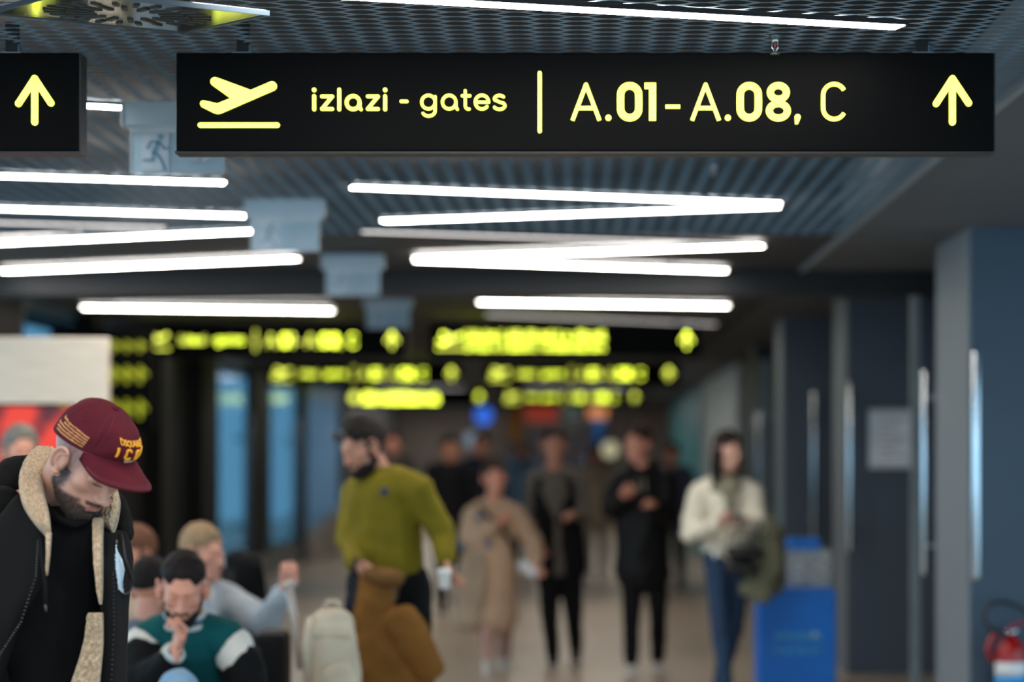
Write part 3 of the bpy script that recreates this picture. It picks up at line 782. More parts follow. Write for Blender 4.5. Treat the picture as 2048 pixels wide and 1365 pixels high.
# woman in the beige cardigan
Y = 17.5
J = JT(Y, dict(pel=(985,1150), nk=(986,1012), shl=(944,1032), shr=(1030,1030), ell=(933,1090), wrl=(996,1050), elr=(1068,1090), wrr=(1072,1128),
               hpl=(965,1155), hpr=(1006,1155), knl=(972,1250), knr=(1012,1245), anl=(975,fy(Y-.1)), anr=(1008,fy(Y+.3))), dict(wrl=-.2, ell=-.02, elr=0, wrr=-.15, anl=-.1, anr=.3, knr=.05, knl=-.08))
BEIGE = cloth('knit_beige', (176, 146, 120))
def beige_top(t, J, side):
    o = sweater('cardigan', BEIGE, .168, .172, .0, .070, .048, .8, .013, .012, skirt=.30)(t, J, side)
    for px in (958, 952):
        pass
    mb = MB(); mb.tube([P(958,1012,Y-.10), P(975,1032,Y-.15), P(1000,1052,Y-.16), P(1022,1085,Y-.15), P(1034,1120,Y-.10)], .014, 8, .4); obj('strap', mb, BLACKC, o, smooth=True)
    for px, py in ((957,1035), (976,1090), (922,1092)):
        mb = MB(); mb.ball(P(px,py,Y-.145), (.03,.02,.028), 10); obj('patch', mb, cloth('patch_blue', (70, 100, 122)), o, smooth=True)
person('person in a long beige cardigan with dark crossbody strap, hand on chest', J, (P(989,957,Y-.05), 12, 6, -6, .95), 'warm', ('brown', 'bun'), None, 1,
       top=beige_top, legs=(cloth('trousers_rose', (176, 140, 128)), .82), shoes=WHITESHOE, hands=(40, 50))
ph = thing('phone', 'white phone in the lowered hand of the person in the beige cardigan', 'phone', P(1056,1140,17.3))
obj('case', MB().box(-.036,.036,-.004,.004,-.075,.075).xf(Matrix.Translation(P(1056,1138,17.28)) @ Matrix.Rotation(R_(-55),4,'Y')), mat('phone_white', (214, 210, 206), .3), ph, bevel=.003)
obj('screen', MB().box(-.033,.033,-.0055,-.004,-.070,.070).xf(Matrix.Translation(P(1056,1138,17.28)) @ Matrix.Rotation(R_(-55),4,'Y')), mat('phone_glass', (190, 188, 186), .1), ph)
# pale coat over her arm
def drape(name, label, pts, rad, material, flat=.5, res=.013, noise=.012, cat='coat', seed=4, ns=12, extra=None):
    t = thing(name, label, cat, Vector(pts[-1]))
    mb = MB()
    for i in range(len(pts)-1): mb.rc(pts[i], pts[i+1], rad[i], rad[i+1], flat, (1,0,0))
    o = blob('cloth_body', mb, res, material, t, 5, noise, ns, seed)
    if extra: extra(t)
    return t
def lining(a, b, r, m, name='hanging_sleeve'):
    def fn(t):
        mb = MB(); mb.rc(a, mix(a, b, .5), r, r*1.05, .6, (1,0,0)); mb.rc(mix(a, b, .5), b, r*1.05, r*.8, .6, (1,0,0)); blob(name, mb, .012, m, t, 4, .006, 16, 3)
    return fn
TAN = cloth('coat_sand', (158, 138, 118))
drape('coat', 'pale sand coat hanging over the arm of the person in the beige cardigan', [P(945,1100,17.45), P(938,1160,17.4), P(940,1245,17.4)], [.06,.11,.13], TAN, .5, extra=lining(P(962,1110,17.36), P(958,1215,17.33), .04, TAN))

# man in the black gilet
Y = 18.0
J = JT(Y, dict(pel=(1120,1140), nk=(1108,942), shl=(1067,962), shr=(1152,960), ell=(1060,1035), wrl=(1078,1080), elr=(1170,1035), wrr=(1146,1030),
               hpl=(1098,1145), hpr=(1142,1145), knl=(1100,1235), knr=(1148,1235), anl=(1106,fy(Y)), anr=(1152,fy(Y+.3))), dict(wrr=-.25, elr=-.05, wrl=-.1, anr=.3, knl=-.08))
def gilet(t, J, side):
    o = sweater('pullover', cloth('knit_grey', (96, 88, 80)), .160, .155, .03, .060, .042, .72, .014)(t, J, side)
    mb = MB()
    for s, q in (('l', -1), ('r', 1)):
        off = side*(.075*q)
        mb.rc(J['pel']+off*1.1+Vector((0,0,.02)), mix(J['pel'], J['nk'], .55)+off*1.05, .120, .120, 1.05, side); mb.rc(mix(J['pel'], J['nk'], .55)+off*1.05, mix(J['sh'+s], J['nk'], .35)+Vector((0,0,-.04)), .120, .075, 1.0, side)
    mb.rc(J['pel']+Vector((0,.06,0)), mix(J['pel'], J['nk'], .85)+Vector((0,.06,0)), .15, .15, .7, side)
    blob('gilet', mb, .014, BLACKC, t, 4, .008, 18)
person('person in a black gilet over a grey pullover walking between two others', J, (P(1108,891,Y-.05), 8, 4, 0, 1.0), 'tan', ('dark', 'short'), None,
       top=gilet, legs=(BLACKC, .95), shoes=BLACKC, hands=(40, 30), hl=Vector((.1,-.1,-1)))
# man in the long black jacket
Y = 17.3
J = JT(Y, dict(pel=(1285,1110), nk=(1283,940), shl=(1237,968), shr=(1328,966), ell=(1222,1020), wrl=(1250,996), elr=(1338,1035), wrr=(1308,1010),
               hpl=(1266,1120), hpr=(1310,1120), knl=(1264,1235), knr=(1316,1235), anl=(1262,fy(Y)), anr=(1316,fy(Y+.25))), dict(ell=-.05, wrl=-.28, elr=-.08, wrr=-.3, anr=.25, knl=-.07))
PUFF = cloth('jacket_black', (13, 13, 14), rough=.6)
def puffer(t, J, side):
    o = sweater('jacket', PUFF, .175, .190, .0, .080, .055, .80, .013, .014, skirt=.13)(t, J, side)
    mb = MB(); mb.rc(J['nk']+Vector((-.05,.03,.02)), J['nk']+Vector((.06,.03,.02)), .07, .07); blob('hood', mb, .012, cloth('hood_green', (34, 44, 38)), o, 3, .006, 20)
    for px in (1274, 1288):
        mb = MB(); mb.tube([P(px,958,Y-.17), P(px+1,985,Y-.19)], .006, 6); obj('drawcord', mb, cloth('cord_sand', (150, 140, 118)), o)
person('person in a long black jacket, head turned left, phone in both hands', J, (P(1277,890,Y-.05), -42, 6, 0, 1.0), 'warm', ('brown', 'short'), None,
       top=puffer, legs=(BLACKC, .95), shoes=WHITESHOE, hands=(45, 45))
ph = thing('phone', 'dark phone held up by the person in the long black jacket', 'phone', P(1288,1003,16.9))
obj('case', MB().box(-.036,.036,-.004,.004,-.075,.075).xf(Matrix.Translation(P(1294,998,16.93)) @ Matrix.Rotation(R_(70),4,'Y') @ Matrix.Rotation(R_(-40),4,'X')), BLACKM, ph, bevel=.003)
obj('screen', MB().box(-.033,.033,.004,.0055,-.070,.070).xf(Matrix.Translation(P(1294,998,16.93)) @ Matrix.Rotation(R_(70),4,'Y') @ Matrix.Rotation(R_(-40),4,'X')), mat('phone_screen', (120, 120, 118), .1), ph)
# woman in the cream sweater
Y = 15.5
J = JT(Y, dict(pel=(1452,1105), nk=(1452,966), shl=(1403,990), shr=(1503,990), ell=(1383,1068), wrl=(1440,1048), elr=(1520,1062), wrr=(1492,1042),
               hpl=(1432,1110), hpr=(1478,1110), knl=(1440,1250), knr=(1470,1250), anl=(1452,fy(Y-.3)), anr=(1438,fy(Y+.2))), dict(ell=-.05, wrl=-.3, elr=-.08, wrr=-.3, knl=-.15, anl=-.3, anr=.2, knr=.0))
CREAM = cloth('knit_cream', (206, 200, 182), bs=150)
def cream_top(t, J, side):
    o = sweater('sweater', CREAM, .155, .150, .06, .072, .050, .78, .012, .012)(t, J, side)
    mb = MB()
    for k in range(3):
        mb.tube([J['nk']+Vector(((.075+.01*k)*math.cos(a), (.068+.012*k)*math.sin(a)-.012*k, .035-.035*k+.01*math.sin(2*a+k))) for a in [i*math.pi/9 for i in range(19)]], .026, 8)
    mb.rc(J['nk']+Vector((.01,-.10,-.02)), J['nk']+Vector((.02,-.13,-.16)), .05, .035, .6, (1,0,0))
    blob('scarf', mb, .011, cloth('scarf_sage', (124, 120, 102)), t, 3, .006, 25)
person('person in a cream sweater, scarf and blue jeans looking at a phone', J, (P(1456,905,Y-.05), 34, 10, 0, .97), 'pale', ('dark', 'long'), None, 1,
       top=cream_top, legs=(JEANS, .86), shoes=BLACKC, hands=(40, 40))
ph = thing('phone', 'dark phone held by the person in the cream sweater', 'phone', P(1468,1042,15.1))
obj('case', MB().box(-.036,.036,-.004,.004,-.075,.075).xf(Matrix.Translation(P(1467,1038,15.12)) @ Matrix.Rotation(R_(-75),4,'Y') @ Matrix.Rotation(R_(-40),4,'X')), BLACKM, ph, bevel=.003)
obj('screen', MB().box(-.033,.033,.004,.0055,-.070,.070).xf(Matrix.Translation(P(1467,1038,15.12)) @ Matrix.Rotation(R_(-75),4,'Y') @ Matrix.Rotation(R_(-40),4,'X')), MATS['phone_screen'], ph)
hb = thing('handbag', 'black handbag hanging at the hip of the person in the cream sweater', 'bag', P(1480,1150,15.25))
mb = MB(); mb.rc(P(1462,1105,15.25), P(1512,1105,15.25), .085, .085, .5, (0,1,0)); mb.rc(P(1462,1135,15.25), P(1505,1140,15.25), .08, .08, .5, (0,1,0)); blob('bag_body', mb, .012, mat('leather_black', (20, 20, 22), .4, bump=.2), hb, 4)
obj('handle', MB().tube([P(1455,1085,15.22), P(1462,1062,15.2), P(1490,1055,15.2), P(1515,1066,15.2), P(1520,1088,15.22)], .008, 8), MATS['leather_black'], hb, smooth=True)
obj('clasp', MB().ball(P(1432,1112,15.18), (.02,.012,.02), 10), CHROME, hb, smooth=True)
OLIVE = cloth('coat_olive', (104, 104, 84))
drape('coat', 'olive coat folded over the arm of the person in the cream sweater', [P(1528,1045,15.4), P(1540,1120,15.35), P(1510,1185,15.3)], [.075,.095,.11], OLIVE, .55, extra=lining(P(1555,1060,15.42), P(1556,1185,15.42), .05, OLIVE))

# ---- seated group
Y = 8.9
J = JT(Y, dict(pel=(378,1475), nk=(372,1238), shl=(297,1285), shr=(455,1285), ell=(292,1372), wrl=(352,1302), elr=(492,1385), wrr=(430,1450),
               hpl=(335,1470), hpr=(420,1470), knl=(356,1378), knr=(440,1460), anl=(300,1560), anr=(445,fy(8.5))), dict(pel=.2, hpl=.1, hpr=.1, ell=-.18, wrl=-.30, elr=-.05, wrr=-.35, knl=-.50, knr=-.42, anl=-.55, anr=-.4))
TEAL = cloth('wool_teal', (8, 78, 80)); RIB = cloth('rib_pale', (188, 192, 190)); 
def varsity(t, J, side):
    mb = MB()
    mb.rc(J['pel'], mix(J['pel'], J['nk'], .5), .17, .175, .75, side); mb.rc(mix(J['pel'], J['nk'], .5), mix(J['pel'], J['nk'], .80), .175, .175, .75, side)
    mb.rc(mix(J['pel'], J['nk'], .8), mix(J['pel'], J['nk'], .93), .17, .10, .8, side)
    for s in 'lr': mb.rc(mix(J['nk'], J['sh'+s], .3)+Vector((0,0,-.01)), mix(J['nk'], J['sh'+s], 1.02), .072, .082)
    o = blob('varsity_jacket', mb, .009, TEAL, t, 5, .006, 12)
    for s in 'lr':
        q = 1 if s == 'r' else -1
        mb = MB(); mb.rc(mix(J['sh'+s], J['el'+s], .10)+side*(.022*q)+Vector((0,-.008,0)), mix(J['sh'+s], J['el'+s], .34)+side*(.016*q)+Vector((0,-.008,0)), .076, .080); blob('shoulder_panel', mb, .009, cloth('panel_white', (212, 208, 198)), o, 4, .003, 14)
        mb = MB(); mb.rc(mix(J['sh'+s], J['el'+s], .35)+side*(.02*q), J['el'+s]+side*(.012*q), .086, .076); mb.rc(J['el'+s], mix(J['el'+s], J['wr'+s], .78), .076, .050); blob('sleeve', mb, .009, BLACKC, o, 4, .006, 16)
        for k, (t0, c) in enumerate(((.76, RIB), (.83, mat('rib_gold', (176, 150, 96), .8)), (.90, RIB))):
            mb = MB(); a = mix(J['el'+s], J['wr'+s], t0); b = mix(J['el'+s], J['wr'+s], t0+.075); mb.tube([a, b], [.044, .041], 14); obj('cuff_band', mb, c, o, smooth=True)
    for k, (dz, c, r) in enumerate(((.0, RIB, .078), (.016, cloth('rib_blue', (60, 88, 104)), .074), (.032, RIB, .069))):
        mb = MB(); mb.tube([J['nk']+Vector((r*math.cos(a), r*.92*math.sin(a)-.02, dz-.012+.025*math.sin(a))) for a in [i*math.pi/12 for i in range(25)]], .011, 8, caps=False); obj('collar_band', mb, c, o, smooth=True)
person('seated person in a teal varsity jacket resting chin on fist', J, (P(366,1180,Y-.10), 6, 27, 3, 1.0), 'warm', ('dark', 'fade'), 'dark',
       top=varsity, legs=(cloth('denim_light', (128, 158, 184)), 1.0), shoes=WHITESHOE, hands=(68, 40), res=.011, hl=Vector((.22,.05,.9)), thumbs={'l': Vector((.5,-.6,.2))})
# man seen from behind
def seated(Y, x, topy, yaw, pitch=5, scale=1.0, dz=0, lean=0):
    k = FPX/Y; cy = topy+.145*k*scale
    c = P(x, cy, Y); f = Vector((math.sin(R_(yaw)), -math.cos(R_(yaw)), 0)); r = Vector((0,0,1)).cross(f)*-1; r = Vector((-f.y, f.x, 0))   # r: towards image right when facing the camera
    if r.x < 0: r = -r
    nk = c+Vector((0,0,-.155*scale))-f*.02; pel = Vector((nk.x, nk.y, .54))-f*lean
    J = dict(nk=nk, pel=pel)
    for s, q in (('l', -1), ('r', 1)):
        J['sh'+s] = nk+r*(.175*q)+Vector((0,0,-.05)); J['el'+s] = J['sh'+s]+r*(.05*q)+f*.05+Vector((0,0,-.27)); J['wr'+s] = J['el'+s]+f*.22-r*(.08*q)+Vector((0,0,-.03))
        J['hp'+s] = pel+r*(.09*q); J['kn'+s] = J['hp'+s]+f*.42+Vector((0,0,-.02)); J['an'+s] = Vector((J['kn'+s].x, J['kn'+s].y, .085))
    J['ft'] = f
    return J, c
J, c = seated(9.85, 303, 1112, 160)
person('seated person in a grey shirt seen from behind, beside the teal varsity jacket', J, (c, 160, 10, 0, 1.0), 'warm', ('dark', 'fade'), None, top=sweater('shirt', cloth('shirt_grey', (92, 98, 108)), .165, .16), legs=(BLACKC, 1.0), shoes=BLACKC)
J, c = seated(11.2, 268, 1052, -35)
person('seated person in a pale top half hidden behind the black hooded jacket', J, (c, -35, 10, 0, 1.0), 'warm', ('ginger', 'short'), None, top=sweater('shirt', cloth('shirt_cream', (196, 168, 140)), .165, .16), legs=(JEANS, 1.0), shoes=BLACKC)
# blonde woman with raised hand
J, c = seated(10.7, 405, 1048, 52, scale=.96)
J['shl'] = P(398,1215,10.5); J['shr'] = P(452,1200,10.75)
J['elr'] = P(532,1248,10.6); J['wrr'] = P(568,1182,10.45); J['ell'] = P(410,1330,10.4); J['wrl'] = P(470,1360,10.3)
def cardi(t, J, side):
    mb = MB()
    o = sweater('cardigan', cloth('knit_bluegrey', (164, 172, 178)), .160, .155, .05, .070, .05, .8, .012, .01)(t, J, side)
    mb = MB(); mb.rc(mix(J['pel'], J['nk'], .4)+Vector((.03,-.075,0)), J['nk']+Vector((.03,-.06,-.09)), .075, .06, .7, side); blob('white_top', mb, .012, cloth('top_white', (206, 200, 196)), t, 4, .004, 20)
    mb = MB(); mb.tube([J['nk']+Vector((.03,-.08,-.02)), J['nk']+Vector((.075,-.12,-.12)), J['nk']+Vector((.09,-.13,-.28))], .018, 8, .5); obj('strap', mb, cloth('strap_navy', (34, 44, 62)), o, smooth=True)
person('seated person in a pale blue-grey cardigan raising one hand', J, (c, 58, 8, 0, .96), 'warm', ('blond', 'long'), None, 1, top=cardi, legs=(BLACKC, .95), shoes=WHITESHOE, hands=(30, 35), hr=Vector((.25,0,1)), thumbs={'r': Vector((-1,-.3,0))})
# grey-haired man in front of the red poster
def stand(Y, x, topy, yaw, h=None, arms=0, sc=1.0):
    k = FPX/Y; c = P(x, topy+.148*k*sc, Y); f = Vector((math.sin(R_(yaw)), -math.cos(R_(yaw)), 0)); r = Vector((-f.y, f.x, 0))
    if r.x < 0: r = -r
    nk = c+Vector((0,0,-.155*sc))-f*.02; J = dict(nk=nk, pel=Vector((nk.x, nk.y, nk.z*.655)), ft=f)
    for s, q in (('l', -1), ('r', 1)):
        J['sh'+s] = nk+r*(.18*q)+Vector((0,0,-.05)); J['el'+s] = J['sh'+s]+r*(.05*q)+Vector((0,0,-.28)); J['wr'+s] = J['el'+s]+f*(.08+.15*arms)+Vector((0,0,-.24+.2*arms))
        J['hp'+s] = J['pel']+r*(.09*q)+Vector((0,0,-.03)); J['kn'+s] = J['hp'+s]+f*.03*q+Vector((0,0,-J['pel'].z*.46)); J['an'+s] = Vector((J['kn'+s].x, J['kn'+s].y, .085))-f*.08*q
    return J, c
def passer(label, Y, x, topy, yaw, col, lcol, hair, skin='tan', sc=1.0, fem=0, style='short', seed=1, arms=0):
    J, c = stand(Y, x, topy, yaw, sc=sc, arms=arms)
    return person(label, J, (c, yaw, 5, 0, sc), skin, (hair, style), None, fem, top=sweater('coat', cloth('coat_%d_%d_%d' % col, col), .17, .165, .0, .066, .048, .76, .018, .01, skirt=.12, seed=seed), legs=(cloth('trouser_%d_%d_%d' % lcol, lcol), .95), shoes=BLACKC, res=.016, seed=seed)
passer('person in a brown coat standing in front of the red poster', 12.0, 42, 848, 25, (120, 84, 66), (50, 48, 50), 'grey', 'warm')
passer('distant person in a dark taupe coat just behind the mustard sweater', 26, 786, 862, 10, (70, 66, 62), (30, 32, 38), 'brown', 'warm', .95)
passer('distant person in dark navy between the mustard and beige walkers', 27, 962, 865, -8, (26, 34, 52), (24, 26, 32), 'dark', 'tan', 1.0)
passer('distant person in black left of the person in the beige cardigan', 24, 900, 870, 15, (22, 22, 26), (20, 20, 24), 'dark', 'tan', 1.0, seed=3)
passer('distant person in a pale blue top behind the black gilet', 31, 1045, 878, 0, (120, 150, 176), (40, 44, 54), 'brown', 'warm', .95, 1, 'long', seed=5)
passer('distant person in cream between the black gilet and the long black jacket', 30, 1190, 890, 5, (176, 160, 140), (150, 140, 126), 'brown', 'warm', .95, 1, 'long', seed=6)
passer('distant person in dark clothes right behind the long black jacket', 28, 1345, 885, -10, (58, 60, 78), (30, 30, 36), 'dark', 'tan', 1.0, seed=7)
# ------------------------------------------------------------------ man with the cap, in focus
HC = P(172, 925, 5.90); HS = 1.03; HA = (50, 41, 5)
HM = head_matrix(HC, *HA, HS); HMm = Matrix([list(r) for r in HM])
def HL(p): return HMm @ Vector(p)
man = thing('person', 'person in a burgundy cap and black hooded jacket looking down, in sharp focus', 'person', (P(95,1000,6.05).x, 6.1, 0))
J = {k: P(*v) for k, v in dict(pel=(80,1440,6.2), nk=(98,1000,6.05), shl=(-20,1040,5.98), shr=(212,1100,6.14), ell=(-60,1290,5.95), wrl=(0,1450,5.75), elr=(196,1300,6.14), wrr=(180,1470,5.9), hpl=(30,1450,6.15), hpr=(150,1450,6.2)).items()}
for s, x in (('l', .0), ('r', .06)):
    J['kn'+s] = Vector((J['hp'+s].x, 6.12, .5)); J['an'+s] = Vector((J['hp'+s].x, 6.2+x, .085))
mb = MB(); side = (J['shr']-J['shl']).normalized()
mb.rc(J['pel'], mix(J['pel'], J['nk'], .75), .115, .125, .7, side); mb.rc(J['shl'], J['nk'], .05, .05); mb.rc(J['shr'], J['nk'], .05, .05)
mb.rc(J['nk']+Vector((.0,.0,-.03)), HL((0,-.030,-.035)), .066, .060); mb.rc(HL((0,-.03,-.04)), HL((0,.02,-.06)), .058, .040)
for s in 'lr':
    mb.rc(J['sh'+s], J['el'+s], .045, .038); mb.rc(J['el'+s], J['wr'+s], .038, .026); mb.rc(J['hp'+s], J['kn'+s], .08, .055); mb.rc(J['kn'+s], J['an'+s], .055, .036)
NU, NV = 260, 210
hd_d, hd_v, hd_f = head(NU, NV, 0)
bv, bf = bake(mb, .008, 6)
if EARS is None: head_part(72, 60)
parts = [xform((hd_v, hd_f), HM), xform(EARS, HM), (bv, bf), xform(hand(40), hand_matrix(J['wrl'], (0,-.3,-1), (1,-.5,0))), xform(hand(40, True), hand_matrix(J['wrr'], (0,-.3,-1), (-1,-.5,0)))]
v, f = join(*parts); me = arr2mesh('body', v, f)
n = len(v); nh = len(hd_v)
tint = np.zeros((n, 4)); x, y, z = hd_v.T; ax = np.abs(x)
bm = beard_mask()(hd_v); nz = .5+.5*folds(hd_v, 220, 4)
stub = smooth01(ax, .040, .060)*smooth01(y, -.045, -.02)*smooth01(-y, -.062, -.03)*smooth01(-z, -.06, -.04)*smooth01(z, -.03, -.02)   # clipped sideburn
lip = smooth01(-z, .0485, .0505)*smooth01(z, -.0675, -.0655)*smooth01(-ax, -.024, -.020)*smooth01(y, .07, .085)
def put(mask, col):
    a = np.clip(mask, 0, 1); c = np.array(lin(col))
    old = tint[:nh,3]; na = old+(1-old)*a; w = np.where(na > 0, a/np.maximum(na, 1e-6), 0)
    tint[:nh,:3] = tint[:nh,:3]*(1-w[:,None])+c*w[:,None]; tint[:nh,3] = na
put(stub*.8*(.6+.4*nz), (86, 76, 82)); put(bm*(.80+.2*nz), (34, 25, 22)); put(lip*.7, (158, 92, 88))
hb = smooth01(-y, .02, .04)*smooth01(-z, -.06, -.03)*smooth01(z, -.05, -.03); put(hb*.5, (84, 74, 74))
at = me.color_attributes.new('tint', 'FLOAT_COLOR', 'POINT'); at.data.foreach_set('color', tint.astype(np.float32).ravel())
obj('body', me, mat('skin_face', (182, 136, 118), .46, var=.06, vs=16, bump=.10, bs=420, vcol=True), man, smooth=True)
# beard hairs, brows, lashes
def hairs(pts, nrm, dirs, ln, w=.00035):
    m = MB()
    for p, nn, d, l in zip(pts, nrm, dirs, ln):
        p = Vector(p); d = Vector(d); sd = d.cross(Vector(nn)); sd = sd.normalized()*w if sd.length > 1e-6 else Vector((w,0,0))
        m.add([p-sd, p+sd, p+d*l*.6+Vector(nn)*l*.12, p+d*l], [(0,1,2),(2,1,3)])
    return m
rs = np.random.RandomState(5)
pk = np.where((bm > .25) & (rs.rand(nh) < bm*.75))[0]; pk = rs.choice(pk, min(9000, len(pk)), False)
fn = hd_d[pk]; dn = np.stack([.25*hd_v[pk,0]/.05, .25+0*pk, -1+0*pk], 1)+rs.normal(0, .28, (len(pk), 3)); dn = dn-.3*fn*(dn*fn).sum(1)[:,None]+.45*fn; dn /= np.linalg.norm(dn, axis=1)[:,None]
ln = (.004+.008*rs.rand(len(pk)))*(.5+.5*smooth01(-hd_v[pk,2], .05, .09))
hm_ = hairs(hd_v[pk], fn, dn, ln, .0005).xf(HMm); o = obj('beard', hm_, mat('beard_hair', (46, 34, 30), .5, var=.2, vs=90), man); o['kind'] = 'stuff'
def projs(p):
    p = np.array(p, float)
    for _ in range(8):
        d = head_sdf(p); g = np.zeros_like(p)
        for k in range(3):
            q = p.copy(); q[:,k] += 1e-4; g[:,k] = (head_sdf(q)-d)/1e-4
        g /= np.linalg.norm(g, axis=1)[:,None]+1e-9; p = p-g*d[:,None]
    return p, g
for s in (1, -1):
    t_ = rs.rand(420); bx = .012+.040*t_; bz = .0335+.010*np.sin(t_*2.2)-.006*t_+rs.normal(0, .0016, 420)*(1.2-t_)
    P_, N_ = projs(np.stack([s*bx, .10-.4*np.maximum(0, bx-.03), bz], 1))
    D_ = np.stack([s*.8+0*t_, -.2+0*t_, .35-.6*t_], 1)+rs.normal(0, .15, (420, 3))+N_*.2; L_ = .006+.004*rs.rand(420)
    D_ = [d/np.linalg.norm(d) for d in D_]
    o = obj('eyebrow', hairs(P_, N_, D_, L_, .00045).xf(HMm), MATS['beard_hair'], man)
    lp_, lg_ = projs([(s*bx_, .1, bz_) for bx_, bz_ in ((.019,.0062),(.025,.0038),(.032,.0030),(.039,.0036),(.0455,.0060))]); ls = list(zip(lp_, lg_))
    o = obj('eyelashes', MB().tube([p+g*.0006 for p, g in ls], [.0004,.0010,.0012,.0012,.0006], 6).xf(HMm), MATS['beard_hair'], man, smooth=True)

# ---- the cap
CAPM = HMm @ Matrix.Translation((0, -.013, 0)) @ Matrix.Rotation(R_(9), 4, 'Z') @ Matrix.Translation((0, .013, 0))
BURG = mat('cap_burgundy', (80, 17, 31), .85, var=.10, vs=22, bump=.3, bs=650, spec=.2)
GOLD = mat('thread_gold', (236, 162, 24), .55, var=.08, vs=60, bump=.3, bs=900); PALE = mat('thread_sand', (222, 160, 104), .6, var=.06, vs=60)
CA, CB, CY0, ZT = .0835, .1055, -.013, .156
def rimz(th): return .049+.030*math.cos(th)
def crown(th, t, off=0):
    t = min(max(t, 0), 1); r = (1-t**2.5)**(1/2.1) if t < 1 else 0
    zr = rimz(th); c = math.cos(th); s = math.sin(th)
    seam = abs(((math.degrees(th)+30) % 60)-30)
    r = r*(1-.012*math.exp(-(seam/2.2)**2)+.006*math.cos(R_(seam*6))*(1-t))
    wr = .0012*math.sin(th*9+t*7)*math.sin(t*math.pi)
    p = Vector(((CA*r+off+wr)*s, CY0+(CB*r+off+wr)*c+.010*math.sin(math.pi*min(1,t*1.1))*max(c,0), zr+(ZT-zr)*t+off*t))
    return p
cap = MB(); n1, n2 = 144, 36
for i in range(n2+1):
    for j in range(n1): cap.v.append(tuple(crown(2*math.pi*j/n1, min(.9985, (i/n2)**.9))))
cap.f = [(i*n1+j, i*n1+(j+1)%n1, (i+1)*n1+(j+1)%n1, (i+1)*n1+j) for i in range(n2) for j in range(n1)]+[tuple(n2*n1+j for j in range(n1))]
cap.f = [q[::-1] for q in cap.f]
capo = obj('cap', cap.xf(CAPM), BURG, man, smooth=True); capo['label'] = 'burgundy baseball cap with gold embroidery'
m_ = capo.modifiers.new('thick', 'SOLIDIFY'); m_.thickness = .0025; m_.offset = -1
# brim
def brim_pt(s, t):
    th = s*R_(68); a = crown(th, .0, .001); L = .082*max(0, 1-abs(s)**2.3)**.62+.0015
    out = Vector((math.sin(th)*.28, 1, 0)).normalized()
    p = a+out*(L*t)
    p.z += -.014*t-.020*t*min(1, abs(s)*1.15)**2*(1-abs(s)**6)-.004*t*t+.004*t*(1-s*s)
    if s < -.75 and t > .8: p.z -= .006*(t-.8)/.2*(-s-.75)/.25
    return p
br = MB(); ns, nt_ = 48, 22
for k, dz in ((0, 0), (1, -.0042)):
    for i in range(ns+1):
        for j in range(nt_+1):
            p = brim_pt(-1+2*i/ns, j/nt_); br.v.append((p.x, p.y, p.z+dz))
N_ = (ns+1)*(nt_+1); ix = lambda i, j, k: k*N_+i*(nt_+1)+j
for i in range(ns):
    for j in range(nt_):
        br.f += [(ix(i,j,0),ix(i,j+1,0),ix(i+1,j+1,0),ix(i+1,j,0)), (ix(i,j,1),ix(i+1,j,1),ix(i+1,j+1,1),ix(i,j+1,1))]
    br.f += [(ix(i,nt_,0),ix(i,nt_,1),ix(i+1,nt_,1),ix(i+1,nt_,0))]
for i in (0, ns): br.f += [(ix(i,j,0),ix(i,j,1),ix(i,j+1,1),ix(i,j+1,0)) for j in range(nt_)]
obj('brim', br.xf(CAPM), BURG, capo, smooth=True)
THR = mat('stitch_burgundy', (100, 30, 44), .7)
for t_ in (.84, .89, .94):
    obj('brim_stitch', MB().tube([brim_pt(-.93+1.86*i/40, t_)+Vector((0,0,.0004)) for i in range(41)], .0007, 5).xf(CAPM), THR, capo)
for k in range(6):
    for dth in (-2.2, 2.2):
        obj('seam_stitch', MB().tube([crown(R_(60*k)+R_(dth)/max(.25, 1-t_*.9), t_, .0006) for t_ in [i/24*.97 for i in range(25)]], .00045, 5).xf(CAPM), THR, capo)
obj('button', MB().ball((0, CY0, ZT+.001), (.0085,.0085,.005), 14).xf(CAPM), BURG, capo, smooth=True)
for th in (35, 95, -35, -95): obj('eyelet', MB().ball(crown(R_(th), .62, .0005), .002, 8).xf(CAPM), mat('eyelet_dark', (40, 10, 18), .7), capo)
obj('sweatband', MB().tube([crown(R_(-68+136*i/30), .012, .0008) for i in range(31)], .0009, 5).xf(CAPM), THR, capo)
# embroidery
def wrap(u, vv, th0=0, off=.0016, tilt=0):
    tt = vv/.142; th = R_(th0)-u/(.100*max(.45, (1-tt**2.5)**(1/2.1))); return crown(th, vv/.142, off)
def emb(name, strokes, w, material, off=.0012, h=.0020):
    m = MB()
    for pts in strokes:
        # resample finely, then ribbon with raised section
        q = []
        for (xa,za),(xb,zb) in zip(pts, pts[1:]):
            k = max(1, int(math.hypot(xb-xa, zb-za)/.003)); q += [(xa+(xb-xa)*i/k, za+(zb-za)*i/k) for i in range(k)]
        q.append(pts[-1]); m.tube([wrap(a, b, 0, off) for a, b in q], w/2, 8)
    return obj(name, m.xf(CAPM), material, capo, smooth=True)
hh, b0 = .046, .028
def sq(cx, w, open_=False):
    a, b, c = cx-w/2, cx+w/2, .004
    z0, z1 = b0+.003, b0+hh-.003
    pts = [(b, z1-.010), (b, z1-c), (b-c, z1), (a+c, z1), (a, z1-c), (a, z0+c), (a+c, z0), (b-c, z0), (b, z0+c), (b, z0+.010)]
    return pts if open_ else pts+[(b, z1-.010)]
emb('letter_i', [[(-.050, b0+.003), (-.050, b0+hh-.003)]], .0064, GOLD); emb('letter_c', [sq(-.019, .014, True)], .0060, GOLD)
